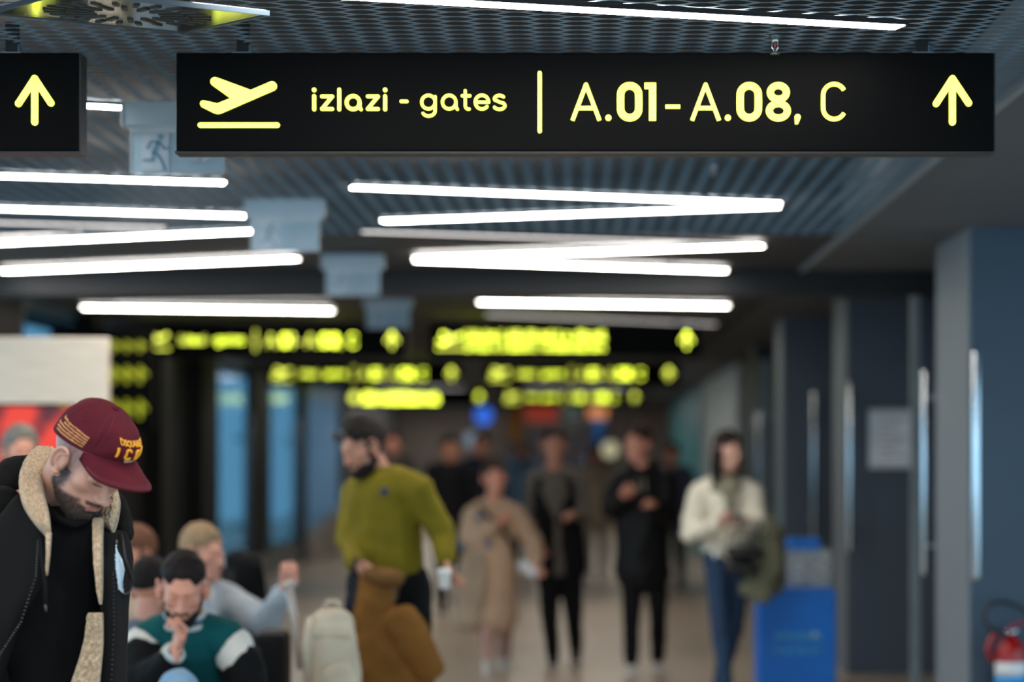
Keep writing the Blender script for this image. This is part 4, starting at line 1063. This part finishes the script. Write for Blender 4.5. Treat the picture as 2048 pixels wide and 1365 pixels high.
emb('letter_o', [sq(.014, .014)], .0060, GOLD); emb('letter_n', [[(.038, b0+.003), (.038, b0+hh-.003), (.053, b0+.003), (.053, b0+hh-.003)]], .0060, GOLD)
def text_pts(body, size, sx=.62, bold=.0):
    c = bpy.data.curves.new('t', 'FONT'); c.body = body; c.size = 1; c.offset = bold; c.resolution_u = 3; c.extrude = 0
    o = bpy.data.objects.new('t', c); COL.objects.link(o)
    me = bpy.data.meshes.new_from_object(o.evaluated_get(bpy.context.evaluated_depsgraph_get()))
    v = [(p.co.x*size*sx, p.co.y*size) for p in me.vertices]; f = [tuple(p.vertices) for p in me.polygons]
    bpy.data.objects.remove(o); bpy.data.curves.remove(c); bpy.data.meshes.remove(me)
    return v, f
def cap_text(name, body, size, v0, material, th0=0, center=True, sx=.62, bold=.02, dx=0, slope=0, off=.0018):
    v, f = text_pts(body, size, sx, bold); xs = [a for a, b in v]; x0 = (min(xs)+max(xs))/2 if center else max(xs)
    m = MB(); m.v = [tuple(wrap(a-x0+dx, v0+b+slope*(a-x0), th0, off)) for a, b in v]; m.f = f
    o = obj(name, m.xf(CAPM), material, capo)
    md = o.modifiers.new('thick', 'SOLIDIFY'); md.thickness = .0010; md.offset = 0
cap_text('lettering', 'DSQUARED2', .0235, b0+hh+.009, GOLD, sx=.66, bold=.03)
cap_text('lettering', 'ICONIC PIECES', .0085, b0-.011, mat('thread_cream', (226, 196, 160), .6), sx=.75, bold=.02); cap_text('lettering', 'DSQUARED2', .0075, b0-.020, MATS['thread_cream'], sx=.75, bold=.02)
for k, tx in enumerate(['Dsquared2 is an edgy mix of Canadian iconography', 'refined Italian tailoring and playful sensuality', 'Dsquared2 collections have gained a sophisticated edge', 'evoking the contrasts embodied in the brand\'s DNA,', 'born in Canada, lives between Milan and London.']):
    cap_text('lettering', tx, .0088, .052-.0095*k, PALE, th0=72, center=False, sx=.52, bold=.012, dx=.0)

# ---- clothes
TEE = cloth('tee_black', (8, 9, 12), bs=500, bump=.3); HOOD = cloth('hoodie_black', (7, 7, 9), bs=420, bump=.3)
WOOL = mat('sherpa_cream', (176, 154, 128), .95, var=.28, vs=110, bump=1.0, bs=170, sheen=.2, spec=.1)
def pad(name, A, B, material, parent, bulge=.02, thick=.02, n=40, m=14, fuzz=0, fs=260, seed=0):
    """padded strip between two edges given as (px, py, Y)"""
    A = [P(*a) for a in A]; B = [P(*b) for b in B]
    def at(E, t):
        t *= len(E)-1; i = min(int(t), len(E)-2); u = t-i
        p0, p1, p2, p3 = E[max(i-1,0)], E[i], E[i+1], E[min(i+2,len(E)-1)]
        return .5*((2*p1)+(p2-p0)*u+(2*p0-5*p1+4*p2-p3)*u*u+(3*p1-p0-3*p2+p3)*u**3)
    V = np.zeros((n+1, m+1, 3)); N = np.zeros((n+1, m+1, 3)); Hh = np.zeros((n+1, m+1))
    for i in range(n+1):
        a, b = at(A, i/n), at(B, i/n); tg = (at(A, min(1,i/n+.02))-at(A, max(0,i/n-.02)))+(at(B, min(1,i/n+.02))-at(B, max(0,i/n-.02)))
        nn = tg.cross(b-a); nn = nn.normalized() if nn.length > 1e-9 else Vector((0,-1,0))
        if nn.y > 0: nn = -nn
        for j in range(m+1):
            u = j/m; V[i,j] = a*(1-u)+b*u; N[i,j] = nn; Hh[i,j] = math.sqrt(max(0, 1-(2*u-1)**4))*math.sqrt(max(0, 1-(2*i/n-1)**12))
    flat = V.reshape(-1,3); nf = N.reshape(-1,3); h = Hh.reshape(-1)
    fz = fuzz*(.5+.5*folds(flat, fs, seed))*np.clip(h*1.5, 0, 1) if fuzz else 0
    F = flat+nf*((bulge*h+fz)[:,None]); Bk = flat-nf*((thick*h*.5)[:,None])
    k = (n+1)*(m+1); vs = np.concatenate([F, Bk]); fs_ = []
    for i in range(n):
        for j in range(m):
            q = (i*(m+1)+j, i*(m+1)+j+1, (i+1)*(m+1)+j+1, (i+1)*(m+1)+j); fs_ += [q, tuple(a+k for a in q[::-1])]
    for i in range(n):
        for j in (0, m): fs_.append((i*(m+1)+j, (i+1)*(m+1)+j, (i+1)*(m+1)+j+k, i*(m+1)+j+k))
    for j in range(m):
        for i in (0, n): fs_.append((i*(m+1)+j, i*(m+1)+j+1, i*(m+1)+j+1+k, i*(m+1)+j+k))
    return obj(name, arr2mesh(name, vs, fs_), material, parent, smooth=True)
mb = MB(); mb.rc(P(88,1460,6.05), P(118,1200,5.98), .150, .150, .8, side); mb.rc(P(118,1200,5.98), P(138,1090,5.985), .150, .125, .8, side); mb.rc(P(138,1090,5.99), P(120,1030,6.03), .12, .085, .85, side)
tee = blob('tee_shirt', mb, .007, TEE, man, 6, .004, 16)
mb = MB(); cpt = P(112,1000,6.0)
obj('neckband', MB().tube([P(85,990,6.05), P(95,1018,5.93), P(118,1040,5.87), P(150,1050,5.86), P(178,1040,5.90), P(192,1020,5.97)], .010, 8), TEE, tee, smooth=True)
mb = MB()
mb.rc(P(90,1480,6.2), P(100,1200,6.16), .170, .165, .72, side); mb.rc(P(100,1200,6.16), P(95,1080,6.14), .165, .150, .72, side)
mb.rc(J['shl'], mix(J['shl'], P(95,1060,6.16), .6), .085, .08); mb.rc(J['shr'], mix(J['shr'], P(95,1060,6.16), .6), .066, .075)
mb.rc(J['shl']+Vector((0,0,-.02)), J['ell'], .085, .072); mb.rc(J['ell'], mix(J['ell'], J['wrl'], .9), .072, .050)
mb.rc(J['shr'], P(196,1225,6.13), .068, .064); mb.rc(P(196,1225,6.13), J['elr'], .064, .064); mb.rc(J['elr'], mix(J['elr'], J['wrr'], .9), .064, .048)
hood = blob('hooded_jacket', mb, .007, HOOD, man, 6, .007, 14, 3); hood['label'] = 'black zip hooded jacket with cream fleece lining'
mb = MB(); mb.rc(P(-25,1020,6.05), P(25,955,6.12), .055, .050); mb.rc(P(25,955,6.12), P(85,935,6.20), .050, .040); mb.rc(P(30,1000,6.15), P(100,985,6.25), .075, .07); mb.rc(P(85,935,6.20), P(180,960,6.22), .04, .035); mb.rc(P(180,960,6.22), P(236,1010,6.1), .035, .026); mb.rc(P(236,1010,6.1), P(250,1070,6.02), .026, .024)
blob('hood', mb, .007, HOOD, hood, 5, .004, 20, 5)
pad('front_panel', [(40,985,5.92),(-30,1080,5.84),(-70,1250,5.80),(-90,1420,5.82)], [(94,1066,5.80),(88,1160,5.76),(40,1250,5.74),(-10,1420,5.78)], HOOD, hood, .022, .03, 40, 16, .004, 18, 1)
pad('front_panel', [(194,1064,5.93),(201,1130,5.80),(205,1215,5.80),(207,1310,5.82),(203,1430,5.84)], [(248,1066,6.0),(260,1120,6.0),(250,1210,6.0),(246,1310,6.02),(244,1430,6.04)], HOOD, hood, .020, .03, 40, 16, .003, 18, 2)
pad('fleece_collar', [(72,905,6.14),(50,928,6.04),(38,962,5.94),(44,1008,5.86),(66,1046,5.80),(91,1071,5.77)], [(120,908,6.10),(101,930,6.04),(88,958,5.95),(91,992,5.87),(99,1030,5.81),(103,1075,5.77)], WOOL, hood, .020, .03, 110, 44, .009, 300, 1)
pad('fleece_edge', [(91,1066,5.765),(92,1110,5.745),(91,1152,5.735)], [(104,1066,5.765),(101,1110,5.745),(96,1152,5.735)], WOOL, hood, .010, .012, 50, 8, .004, 260, 2)
pad('fleece_collar', [(224,975,6.12),(205,1005,6.07),(193,1030,6.01),(206,1050,5.96),(222,1064,5.93)], [(234,975,6.12),(240,1000,6.05),(239,1024,5.99),(233,1046,5.95),(225,1064,5.93)], WOOL, hood, .020, .03, 90, 40, .009, 300, 3)
pad('fleece_edge', [(185,1040,5.91),(188,1100,5.81),(195,1160,5.78),(200,1210,5.78)], [(208,1040,5.90),(206,1100,5.80),(205,1160,5.775),(204,1210,5.78)], WOOL, hood, .012, .014, 70, 14, .005, 260, 4)
pad('fleece_flap', [(177,1226,5.80),(166,1290,5.80),(140,1372,5.80),(120,1430,5.82)], [(206,1226,5.79),(207,1290,5.80),(200,1372,5.80),(196,1430,5.82)], WOOL, hood, .016, .02, 110, 36, .009, 300, 5)
# zips, drawstrings, chest print
ZIP = mat('zip_metal', (70, 72, 76), .3, .9)
def zipper(pts):
    m = MB(); pts = [P(*p) for p in pts]; c = []
    for a, b in zip(pts, pts[1:]): c += [mix(a, b, i/12) for i in range(12)]
    for p in c: m.ball(p, (.0032,.0022,.0020), 6)
    return m
obj('zip', zipper([(76,1085,5.738),(72,1153,5.728),(42,1245,5.712),(0,1310,5.708),(-20,1400,5.73)]), ZIP, hood)
from mathutils.bvhtree import BVHTree
_bv = []
for o_ in [hood]+[c_ for c_ in hood.children if c_.name.startswith(('front_panel', 'hood'))]:
    _bv.append(BVHTree.FromPolygons([v_.co.copy() for v_ in o_.data.vertices], [tuple(p_.vertices) for p_ in o_.data.polygons]))
def yp(x, y, d=.004):
    """distance down the corridor just in front of the jacket's surface at this bearing"""
    d_ = (P(x, y, 6)-cam.location).normalized(); best = 6.05
    for b_ in _bv:
        h_ = b_.ray_cast(cam.location, d_)
        if h_[0] is not None: best = min(best, h_[0].y)
    return best-d
obj('zip', zipper([(x_, y_, yp(x_, y_, .003)) for x_, y_ in ((231,1088),(226,1150),(228,1250),(222,1370))]), ZIP, hood)
obj('zip_puller', MB().rc(P(233,1083,yp(233, 1083, .008)), P(232,1092,yp(232, 1092, .008)), .004, .003, n=8), CHROME, hood, smooth=True)
obj('drawstring', MB().tube([P(78,1078,5.735), P(84,1120,5.72), P(91,1170,5.70), P(91,1212,5.69)], .0045, 8, .5), HOOD, hood, smooth=True)
obj('cord_tip', MB().rc(P(91,1212,5.69), P(92,1222,5.69), .004, .003, n=8), ZIP, hood, smooth=True)
obj('drawstring', MB().tube([P(x_, y_, yp(x_, y_, .012)) for x_, y_ in ((241,1070),(250,1120),(262,1155),(264,1172),(256,1186),(246,1190))], .0055, 8, .45), mat('cord_black', (14, 14, 16), .5), hood, smooth=True)
pm = MB(); prs = random.Random(3)
for k in range(30):
    t_ = k/29; y0 = 1094+t_*84; wd = 1.5+7.5*math.sin(min(1, t_*1.3)*math.pi*.72); x0 = 233+9*t_+prs.uniform(-1, 1)
    pm.tube([P(a_, b_, yp(a_, b_, .004)) for a_, b_ in ((x0-wd*.7, y0), (x0, y0+5), (x0+wd*.8, y0+11))], [.0012,.0022,.0010], 6)
for k in range(6):
    pm.tube([P(a_, b_, yp(a_, b_, .005)) for a_, b_ in ((232+k*2.2, 1098+k*4), (235+k*2.6, 1140), (237+k*1.6, 1180-k*4))], .0015, 6)
obj('chest_print', pm, mat('print_white', (186, 206, 220), .6), hood, smooth=True)
mb = MB(); mb.rc(J['pel'], mix(J['pel'], J['nk'], .1), .15, .145, .75, side)
for s in 'lr': mb.rc(J['hp'+s], J['kn'+s], .095, .07); mb.rc(J['kn'+s], mix(J['kn'+s], J['an'+s], .93), .07, .055)
blob('trousers', mb, .014, BLACKC, man, 5, .006, 14)
for s in 'lr':
    a = J['an'+s]; mb = MB(); mb.rc((a.x,a.y+.05,.045), (a.x+.05,a.y-.09,.036), .045, .036, .8); mb.rc(a, (a.x,a.y,.05), .042, .044); blob('shoe', mb, .010, WHITESHOE, man, 3)
# ------------------------------------------------------------------ bags, bench, kiosk, stand, extinguisher
def bench(x0, x1, y, yawdeg, label):
    n = max(1, int(abs(x1-x0)/.55)); c = Vector(((x0+x1)/2, y, 0))
    t = thing('beam_bench', label, 'bench', c, 'dark airport beam benches'); t.rotation_euler = (0,0,R_(yawdeg))
    L = abs(x1-x0); DK = mat('seat_black', (26, 27, 30), .4, bump=.15)
    o = obj('beam', MB().box(-L/2, L/2, -.03, .03, .34, .39), STEEL); o.parent = t
    for k in range(n):
        x = -L/2+(k+.5)*L/n
        o = obj('seat', MB().box(x-.24, x+.24, -.25, .20, .385, .425), DK, bevel=.015); o.parent = t
        o = obj('backrest', MB().add([(x-.24,.19,.44),(x+.24,.19,.44),(x+.24,.23,.44),(x-.24,.23,.44),(x-.24,.27,.80),(x+.24,.27,.80),(x+.24,.30,.80),(x-.24,.30,.80)], [(3,2,1,0),(4,5,6,7),(0,1,5,4),(1,2,6,5),(2,3,7,6),(3,0,4,7)]), DK, bevel=.01); o.parent = t
    for x in (-L/2+.2, L/2-.2):
        o = obj('leg', MB().box(x-.03, x+.03, -.03, .03, .02, .34).box(x-.03, x+.03, -.28, .28, 0, .03), STEEL, bevel=.004); o.parent = t
    return t
bench(-1.78, -1.20, 9.25, 0, 'dark beam bench under the sitter in the teal jacket')
bench(-1.98, -1.36, 10.85, 0, 'dark single bench behind, under the raised-hand sitter')
bench(-2.05, -1.45, 9.85, 180, 'dark single bench under the sitter seen from behind')
bench(-2.75, -1.99, 11.35, 0, 'dark single bench furthest back, under the person in the pale top')
# brown jacket over the arm of the person in the mustard sweater
BRN = cloth('jacket_brown', (124, 82, 34), bs=150)
def brown_extra(t):
    lining(P(800,1235,10.62), P(862,1345,10.60), .085, BRN)(t)
    mb = MB(); mb.rc(P(738,1150,10.7), P(790,1158,10.66), .038, .045); blob('collar', mb, .012, cloth('collar_brown', (110, 76, 40)), t, 3, .005, 25)
drape('jacket', 'brown jacket hanging from the arm of the person in the mustard sweater', [P(752,1160,10.72), P(752,1230,10.68), P(770,1320,10.66), P(800,1420,10.66)], [.075,.10,.15,.19], BRN, .55, cat='jacket', noise=.014, extra=brown_extra)
sb = thing('shoulder_bag', 'black bag hanging left of the brown jacket', 'bag', P(714,1235,10.7))
mb = MB(); mb.rc(P(716,1150,10.75), P(712,1215,10.75), .045, .062, .6, (1,0,0)); mb.rc(P(716,1190,10.75), P(722,1228,10.75), .06, .05, .6, (1,0,0)); blob('bag_body', mb, .010, cloth('bag_black', (28, 30, 36), rough=.5), sb, 4, .006, 20)
obj('strap', MB().tube([P(706,1150,10.72), P(712,1118,10.72), P(728,1122,10.72), P(730,1155,10.72)], .010, 8, .4), MATS['bag_black'], sb, smooth=True)
# cream backpack standing on a seat-high suitcase
bp = thing('backpack', 'cream backpack standing left of the brown jacket', 'backpack', P(662,1450,9.8))
CRB = cloth('canvas_cream', (206, 190, 166), bs=200)
mb = MB()
for k_ in range(13):
    t_ = k_/12; r_ = .05+.026*min(1, t_*2.2); mb.rc(P(645-8*t_,1243+212*t_,9.85), P(684+6*t_,1243+212*t_,9.85), r_, r_)
mb.rc(P(664,1260,9.85), P(664,1440,9.85), .08, .09); blob('main_pocket', mb, .010, CRB, bp, 4, .005, 16)
mb = MB(); mb.rc(P(676,1345,9.74), P(690,1400,9.74), .060, .07, .7, (1,0,0)); blob('front_pocket', mb, .010, CRB, bp, 4, .004, 16)
obj('grab_loop', MB().tube([P(650,1216,9.82), P(655,1203,9.82), P(676,1203,9.82), P(681,1216,9.82)], .009, 8, .6), CRB, bp, smooth=True)
obj('lid_flap', MB().rc(P(632,1262,9.78), P(698,1262,9.78), .030, .030, .5, (0,0,1)), CRB, bp, smooth=True)
obj('shoulder_strap', MB().tube([P(622,1235,9.80), P(612,1290,9.76), P(616,1380,9.78)], .016, 8, .4), CRB, bp, smooth=True)
sc_ = thing('suitcase', 'dark trolley suitcase with pale pull handle beside the cream backpack', 'suitcase', P(606,1500,9.9))
obj('shell', MB().box(*[v for v in (P(508,1500,9.95).x, P(572,1500,9.95).x)], 9.9, 10.15, .06, P(560,1265,9.95).z), cloth('case_black', (9, 9, 11), rough=.6), sc_, bevel=.03)
PALEH = mat('handle_pale', (188, 172, 160), .45)
obj('pull_handle', MB().tube([P(577,1170,9.88), P(590,1240,9.88), P(604,1340,9.88)], [.016,.016,.020], 10), PALEH, sc_, smooth=True)
obj('grip', MB().rc(P(572,1172,9.88), P(584,1168,9.88), .018, .018), PALEH, sc_, smooth=True)
for x in (516, 564):
    obj('wheel', MB().tube([(P(x,1500,9.95).x, 9.93, .03),(P(x,1500,9.95).x, 9.97, .03)], .03, 14), BLACKM, sc_)
bk = thing('backpack', 'black rounded backpack behind the shoulder of the blue-grey cardigan', 'backpack', P(480,1290,10.8))
mb = MB(); mb.rc(P(492,1140,11.1), P(500,1250,11.1), .085, .10, .8, (1,0,0)); mb.rc(P(470,1122,11.12), P(500,1130,11.12), .05, .06); blob('bag_body', mb, .012, BLACKC, bk, 4, .006, 18)
obj('strap', MB().tube([P(462,1140,11.0), P(470,1190,10.98), P(480,1240,11.0)], .014, 8, .4), cloth('strap_black', (30, 30, 34)), bk, smooth=True)

# wooden kiosk with red poster
k0 = P(215, 675, 13.0); kx = k0.x
WOOD = mat('kiosk_plywood', (222, 206, 186), .6, var=.08, vs=5, stretch=(1, 1, 9))
ks = thing('kiosk', 'pale plywood kiosk header and posts above the red poster', 'kiosk', (kx-.8, 13.4, 0))
obj('header', MB().box(kx-1.6, kx, 13.0, 13.09, P(0,808,13).z, k0.z), WOOD, ks, bevel=.006)
for x in (145, 170):
    pass
xa, xb = P(147,800,13.02).x, P(171,800,13.02).x
for yy in (13.015,):
    obj('post', MB().box(xa, xb, yy, yy+.07, 0, P(0,808,13).z), WOOD, ks, bevel=.004); obj('post', MB().box(xa-1.4, xb-1.4, yy, yy+.07, 0, P(0,808,13).z), WOOD, ks, bevel=.004)
obj('counter', MB().box(kx-1.6, kx-.1, 13.13, 13.6, .85, .95), WOOD, ks, bevel=.005)
# poster: backlit print of red rays
pm_ = bpy.data.materials.new('poster_red'); pm_.use_nodes = True; nt = pm_.node_tree; b = nt.nodes['Principled BSDF']
tc = nt.nodes.new('ShaderNodeTexCoord'); mp = nt.nodes.new('ShaderNodeMapping'); mp.inputs['Location'].default_value = (-(xa-.36), 0, -1.42); nt.links.new(tc.outputs['Object'], mp.inputs[0])
gr = nt.nodes.new('ShaderNodeSeparateXYZ'); nt.links.new(mp.outputs[0], gr.inputs[0])
at2 = nt.nodes.new('ShaderNodeMath'); at2.operation = 'ARCTAN2'; nt.links.new(gr.outputs[0], at2.inputs[0]); nt.links.new(gr.outputs[2], at2.inputs[1])
mu = nt.nodes.new('ShaderNodeMath'); mu.operation = 'MULTIPLY'; mu.inputs[1].default_value = 9; nt.links.new(at2.outputs[0], mu.inputs[0])
sn = nt.nodes.new('ShaderNodeMath'); sn.operation = 'SINE'; nt.links.new(mu.outputs[0], sn.inputs[0])
nz_ = nt.nodes.new('ShaderNodeTexNoise'); nz_.inputs['Scale'].default_value = 5; nt.links.new(mp.outputs[0], nz_.inputs[0])
ad = nt.nodes.new('ShaderNodeMath'); ad.operation = 'MULTIPLY_ADD'; ad.inputs[1].default_value = .28; nt.links.new(sn.outputs[0], ad.inputs[0]); nt.links.new(nz_.outputs[0], ad.inputs[2])
rp = nt.nodes.new('ShaderNodeValToRGB'); rp.color_ramp.elements[0].position = .2; rp.color_ramp.elements[0].color = lin((86, 18, 26))+(1,); rp.color_ramp.elements[1].position = .62; rp.color_ramp.elements[1].color = lin((232, 56, 34))+(1,)
nt.links.new(ad.outputs[0], rp.inputs[0]); nt.links.new(rp.outputs[0], b.inputs['Base Color']); nt.links.new(rp.outputs[0], b.inputs['Emission Color']); b.inputs['Emission Strength'].default_value = .32; b.inputs['Roughness'].default_value = .4
ps = thing('poster', 'backlit red poster with radiating rays under the kiosk header', 'poster', (xa-.6, 13.06, 1.0))
obj('print', MB().box(xa-1.3, xa-.004, 13.05, 13.06, .98, P(0,813,13.05).z), pm_, ps); obj('light_box', MB().box(xa-1.3, xa-.004, 13.061, 13.12, .98, P(0,813,13.05).z), BLACKM, ps)

# blue stand with clear box
st_ = thing('blue_stand', 'bright blue stand with pale cyan lettering in front of the right shop fronts', 'stand', (P(1600,1175,15.8).x, 15.9, 0))
bx0, bx1, bz = P(1517,1175,15.8).x, P(1673,1175,15.8).x, P(0,1178,15.8).z
BLUE = mat('stand_blue', (0, 118, 222), .5, var=.05)
obj('cabinet', MB().box(bx0, bx1, 15.8, 16.2, .03, bz), BLUE, st_, bevel=.012); obj('plinth', MB().box(bx0+.02, bx1-.02, 15.82, 16.18, 0, .03), BLACKM, st_)
CY = mat('cyan_print', (96, 212, 246), .5)
for y0, y1, h_, sd in ((1268,1276,.045,1), (1298,1302,.03,2)):
    rs_ = random.Random(sd); m = MB(); x = 1550
    while x < 1640:
        a = P(x, (y0+y1)/2, 15.8); hgt = h_*rs_.choice([.7,1]); m.stroke([(a.x, a.z-h_/2), (a.x, a.z-h_/2+hgt)], .010, 15.794, 15.799); 
        if rs_.random() < .7: m.stroke([(a.x, a.z-h_/2), (a.x+.018, a.z-h_/2)], .010, 15.794, 15.799)
        x += 8
    fine(obj('text_line', m, CY, st_))
obj('emblem', MB().disc(P(1630,1270,15.8).x, P(1630,1270,15.8).z, .016, 15.792, 15.799), mat('emblem_white', (190, 225, 240), .5), st_)
cb = thing('collection_box', 'clear box with blue lid full of pale slips on the blue stand', 'box', (P(1610,1175,15.9).x, 16.0, bz))
cx0, cx1 = P(1578,1170,15.9).x, P(1662,1170,15.9).x; cz = P(0,1100,15.9).z
ACRY = mat('clear_acrylic', (232, 240, 244), .05, var=.01, alpha=.16)
obj('walls', MB().box(cx0, cx1, 15.88, 15.886, bz, cz).box(cx0, cx1, 16.114, 16.12, bz, cz).box(cx0, cx0+.006, 15.886, 16.114, bz, cz).box(cx1-.006, cx1, 15.886, 16.114, bz, cz), ACRY, cb)
obj('lid', MB().box(cx0-.004, P(1640,1100,15.9).x, 15.87, 16.13, cz, P(0,1078,15.9).z), BLUE, cb, bevel=.006)
for k in range(26):
    rr = random.Random(k); c = Vector((rr.uniform(cx0+.05, cx1-.05), rr.uniform(15.93, 16.07), bz+.02+k*.0062))
    o = obj('slip', MB().box(-.045, .045, -.03, .03, -.002, .002).xf(Matrix.Translation(c) @ Matrix.Rotation(rr.uniform(-.6,.6),4,'Y') @ Matrix.Rotation(rr.uniform(0,6),4,'Z') @ Matrix.Rotation(rr.uniform(-.5,.5),4,'X')), mat('slip_%d' % (k % 4), [(205,190,215),(225,215,190),(190,215,205),(230,226,220)][k % 4], .7), cb)
# notice on the slate pier
nt_c = P(1784, 878, 17.38)
nt_ = thing('notice', 'white framed notice on the dark slate pier', 'notice', nt_c)
obj('frame', MB().box(nt_c.x-.165, nt_c.x+.165, 17.375, 17.398, nt_c.z-.212, nt_c.z+.212), mat('frame_white', (206, 216, 222), .4), nt_, bevel=.004)
obj('sheet', MB().box(nt_c.x-.135, nt_c.x+.135, 17.371, 17.376, nt_c.z-.18, nt_c.z+.18), mat('sheet_white', (226, 232, 238), .6), nt_)
for k in range(7):
    obj('text_line', MB().box(nt_c.x-.11, nt_c.x+.11-.05*(k % 3), 17.3695, 17.371, nt_c.z+.14-.045*k, nt_c.z+.15-.045*k), mat('ink_grey', (150, 150, 165), .6), nt_)
# long pull handles
for (x, y, z0, z1, l), (ax_, ay_) in zip(((P(1952,0,12.3).x, 12.3, .95, 2.09, 'tall chrome pull handle beside the nearest slate pier'), (P(1850,0,13.9).x, 13.9, .9, 2.05, 'tall chrome pull handle between the two nearest piers'), (P(1697,0,17.3).x, 17.2, .9, 2.09, 'tall chrome pull handle left of the white notice'),
                     (P(1628,0,20.3).x, 20.3, .9, 2.1, 'tall chrome pull handle left of the dark recess'), (P(1570,0,23).x, 23.0, .9, 2.1, 'tall chrome pull handle behind the cream sweater'), (P(1517,0,25.2).x, 25.2, .9, 2.05, 'furthest chrome pull handle on the right')), ((2.06,12.552),(2.05,13.695),(1.965,17.402),(1.985,20.602),(1.815,23.203),(1.89,25.402))):
    t = thing('pull_handle', l, 'handle', (x, y, z0), 'chrome pull handles')
    obj('bar', MB().rc((x,y,z0), (x,y,z1), .021, .021, n=14), CHROME, t, smooth=True)
    for z in (z0+.15, z1-.15): obj('standoff', MB().tube([(x,y,z),(ax_,ay_,z)], .011, 10), STEEL, t, smooth=True)
for y, x, l in ((30.2, -4.12, 'pale vertical handle on the first left window'), (35.4, -4.12, 'pale vertical handle on the second left window')):
    t = thing('pull_handle', l, 'handle', (x, y, .3), 'handles on the left windows')
    obj('bar', MB().rc((x,y,.45), (x,y,2.09), .055, .055, n=14), STEEL, t, smooth=True)
    for z in (.7, 1.8): obj('standoff', MB().tube([(x,y,z),(x-.175,y,z)], .02, 10), STEEL, t, smooth=True)
# fire extinguisher
ec = P(2022, 1365, 12.38); ex_z = P(0, 1285, 12.38).z
fe = thing('fire_extinguisher', 'red fire extinguisher with black hose on the nearest slate pier', 'fire extinguisher', (ec.x, 12.38, ex_z-.45))
RED = mat('extinguisher_red', (164, 16, 14), .3, var=.05)
obj('cylinder', MB().lathe([(.06,-.45),(.075,-.44),(.08,-.42),(.08,-.06),(.07,-.02),(.045,.012),(.025,.02),(.024,.04)], (ec.x, 12.38, ex_z), 24), RED, fe, smooth=True)
obj('label_band', MB().lathe([(.0808,-.10),(.0815,-.10),(.0815,-.17),(.0808,-.17)], (ec.x, 12.38, ex_z), 24), mat('label_white', (226, 226, 226), .5), fe, smooth=True)
obj('label_band', MB().lathe([(.0808,-.171),(.0815,-.171),(.0815,-.23),(.0808,-.23)], (ec.x, 12.38, ex_z), 24), mat('label_blue', (20, 150, 220), .5), fe, smooth=True)
obj('valve', MB().rc((ec.x-.02,12.38,ex_z+.05), (ec.x+.02,12.38,ex_z+.055), .018, .018, n=10), CHROME, fe, smooth=True)
obj('lever', MB().tube([(ec.x-.02,12.38,ex_z+.065),(ec.x+.05,12.37,ex_z+.10),(ec.x+.10,12.37,ex_z+.105)], .012, 8, .6), RED, fe, smooth=True)
obj('carry_handle', MB().tube([(ec.x-.03,12.38,ex_z+.05),(ec.x-.10,12.36,ex_z+.03),(ec.x-.125,12.36,ex_z-.03),(ec.x-.10,12.36,ex_z-.10)], .018, 8, .6), RED, fe, smooth=True)
hp = [P(a, b_, 12.33) for a, b_ in ((2015,1268),(1985,1262),(1968,1240),(1970,1218),(1990,1205),(2015,1205),(2045,1218),(2075,1250),(2085,1300),(2080,1400))]
obj('hose', MB().tube(hp, .011, 10), mat('rubber_black', (20, 20, 22), .5), fe, smooth=True)
obj('wall_bracket', MB().box(ec.x-.03, ec.x+.03, 12.44, 12.549, ex_z-.25, ex_z-.05), STEEL, fe)
# far shop displays
for i, (px, py, Y_, w, h_, col, l, em_) in enumerate([(967, 832, 46, .34, .34, (40, 90, 190), 'small round blue shop light far down the corridor', 1.2), (1031, 845, 46, .26, .75, (176, 120, 20), 'amber hanging banner far down the corridor', 0), (1083, 828, 45, .60, .30, (190, 70, 50), 'red shop fascia far down the corridor', .25),
      (1195, 855, 46, .22, .8, (20, 90, 160), 'blue hanging banner far down the corridor', 0), (1195, 826, 43, .34, .20, (190, 120, 60), 'orange shop light far down the corridor', .8), (1188, 922, 44, .3, .3, (130, 170, 220), 'pale blue round shop light low down the corridor', .9), (1220, 900, 44, .3, .3, (190, 185, 150), 'pale cream round shop light down the corridor', .6),
      (945, 880, 44, .3, .26, (120, 140, 160), 'pale grey round shop light down the corridor', .5), (1130, 830, 46, .5, .4, (110, 130, 130), 'pale grey shop panel far down the corridor', 0)]):
    c = P(px, py, Y_); rnd = 'round' in l
    t = thing('shop_light' if 'light' in l else 'shop_banner', l, 'light' if 'light' in l else 'banner', c)
    m_ = mat('display_%d' % i, col, .5, var=.08, emit=em_)
    obj('face', MB().disc(c.x, c.z, w/2, Y_, Y_+.05, 24) if rnd else MB().box(c.x-w/2, c.x+w/2, Y_, Y_+.04, c.z-h_/2, c.z+h_/2), m_, t)
    obj('hanging_rod', MB().tube([(c.x, Y_+.02, c.z+min(h_,w)/2-.01), (c.x, Y_+.02, H+.02)], .008, 8), BLACKM, t)
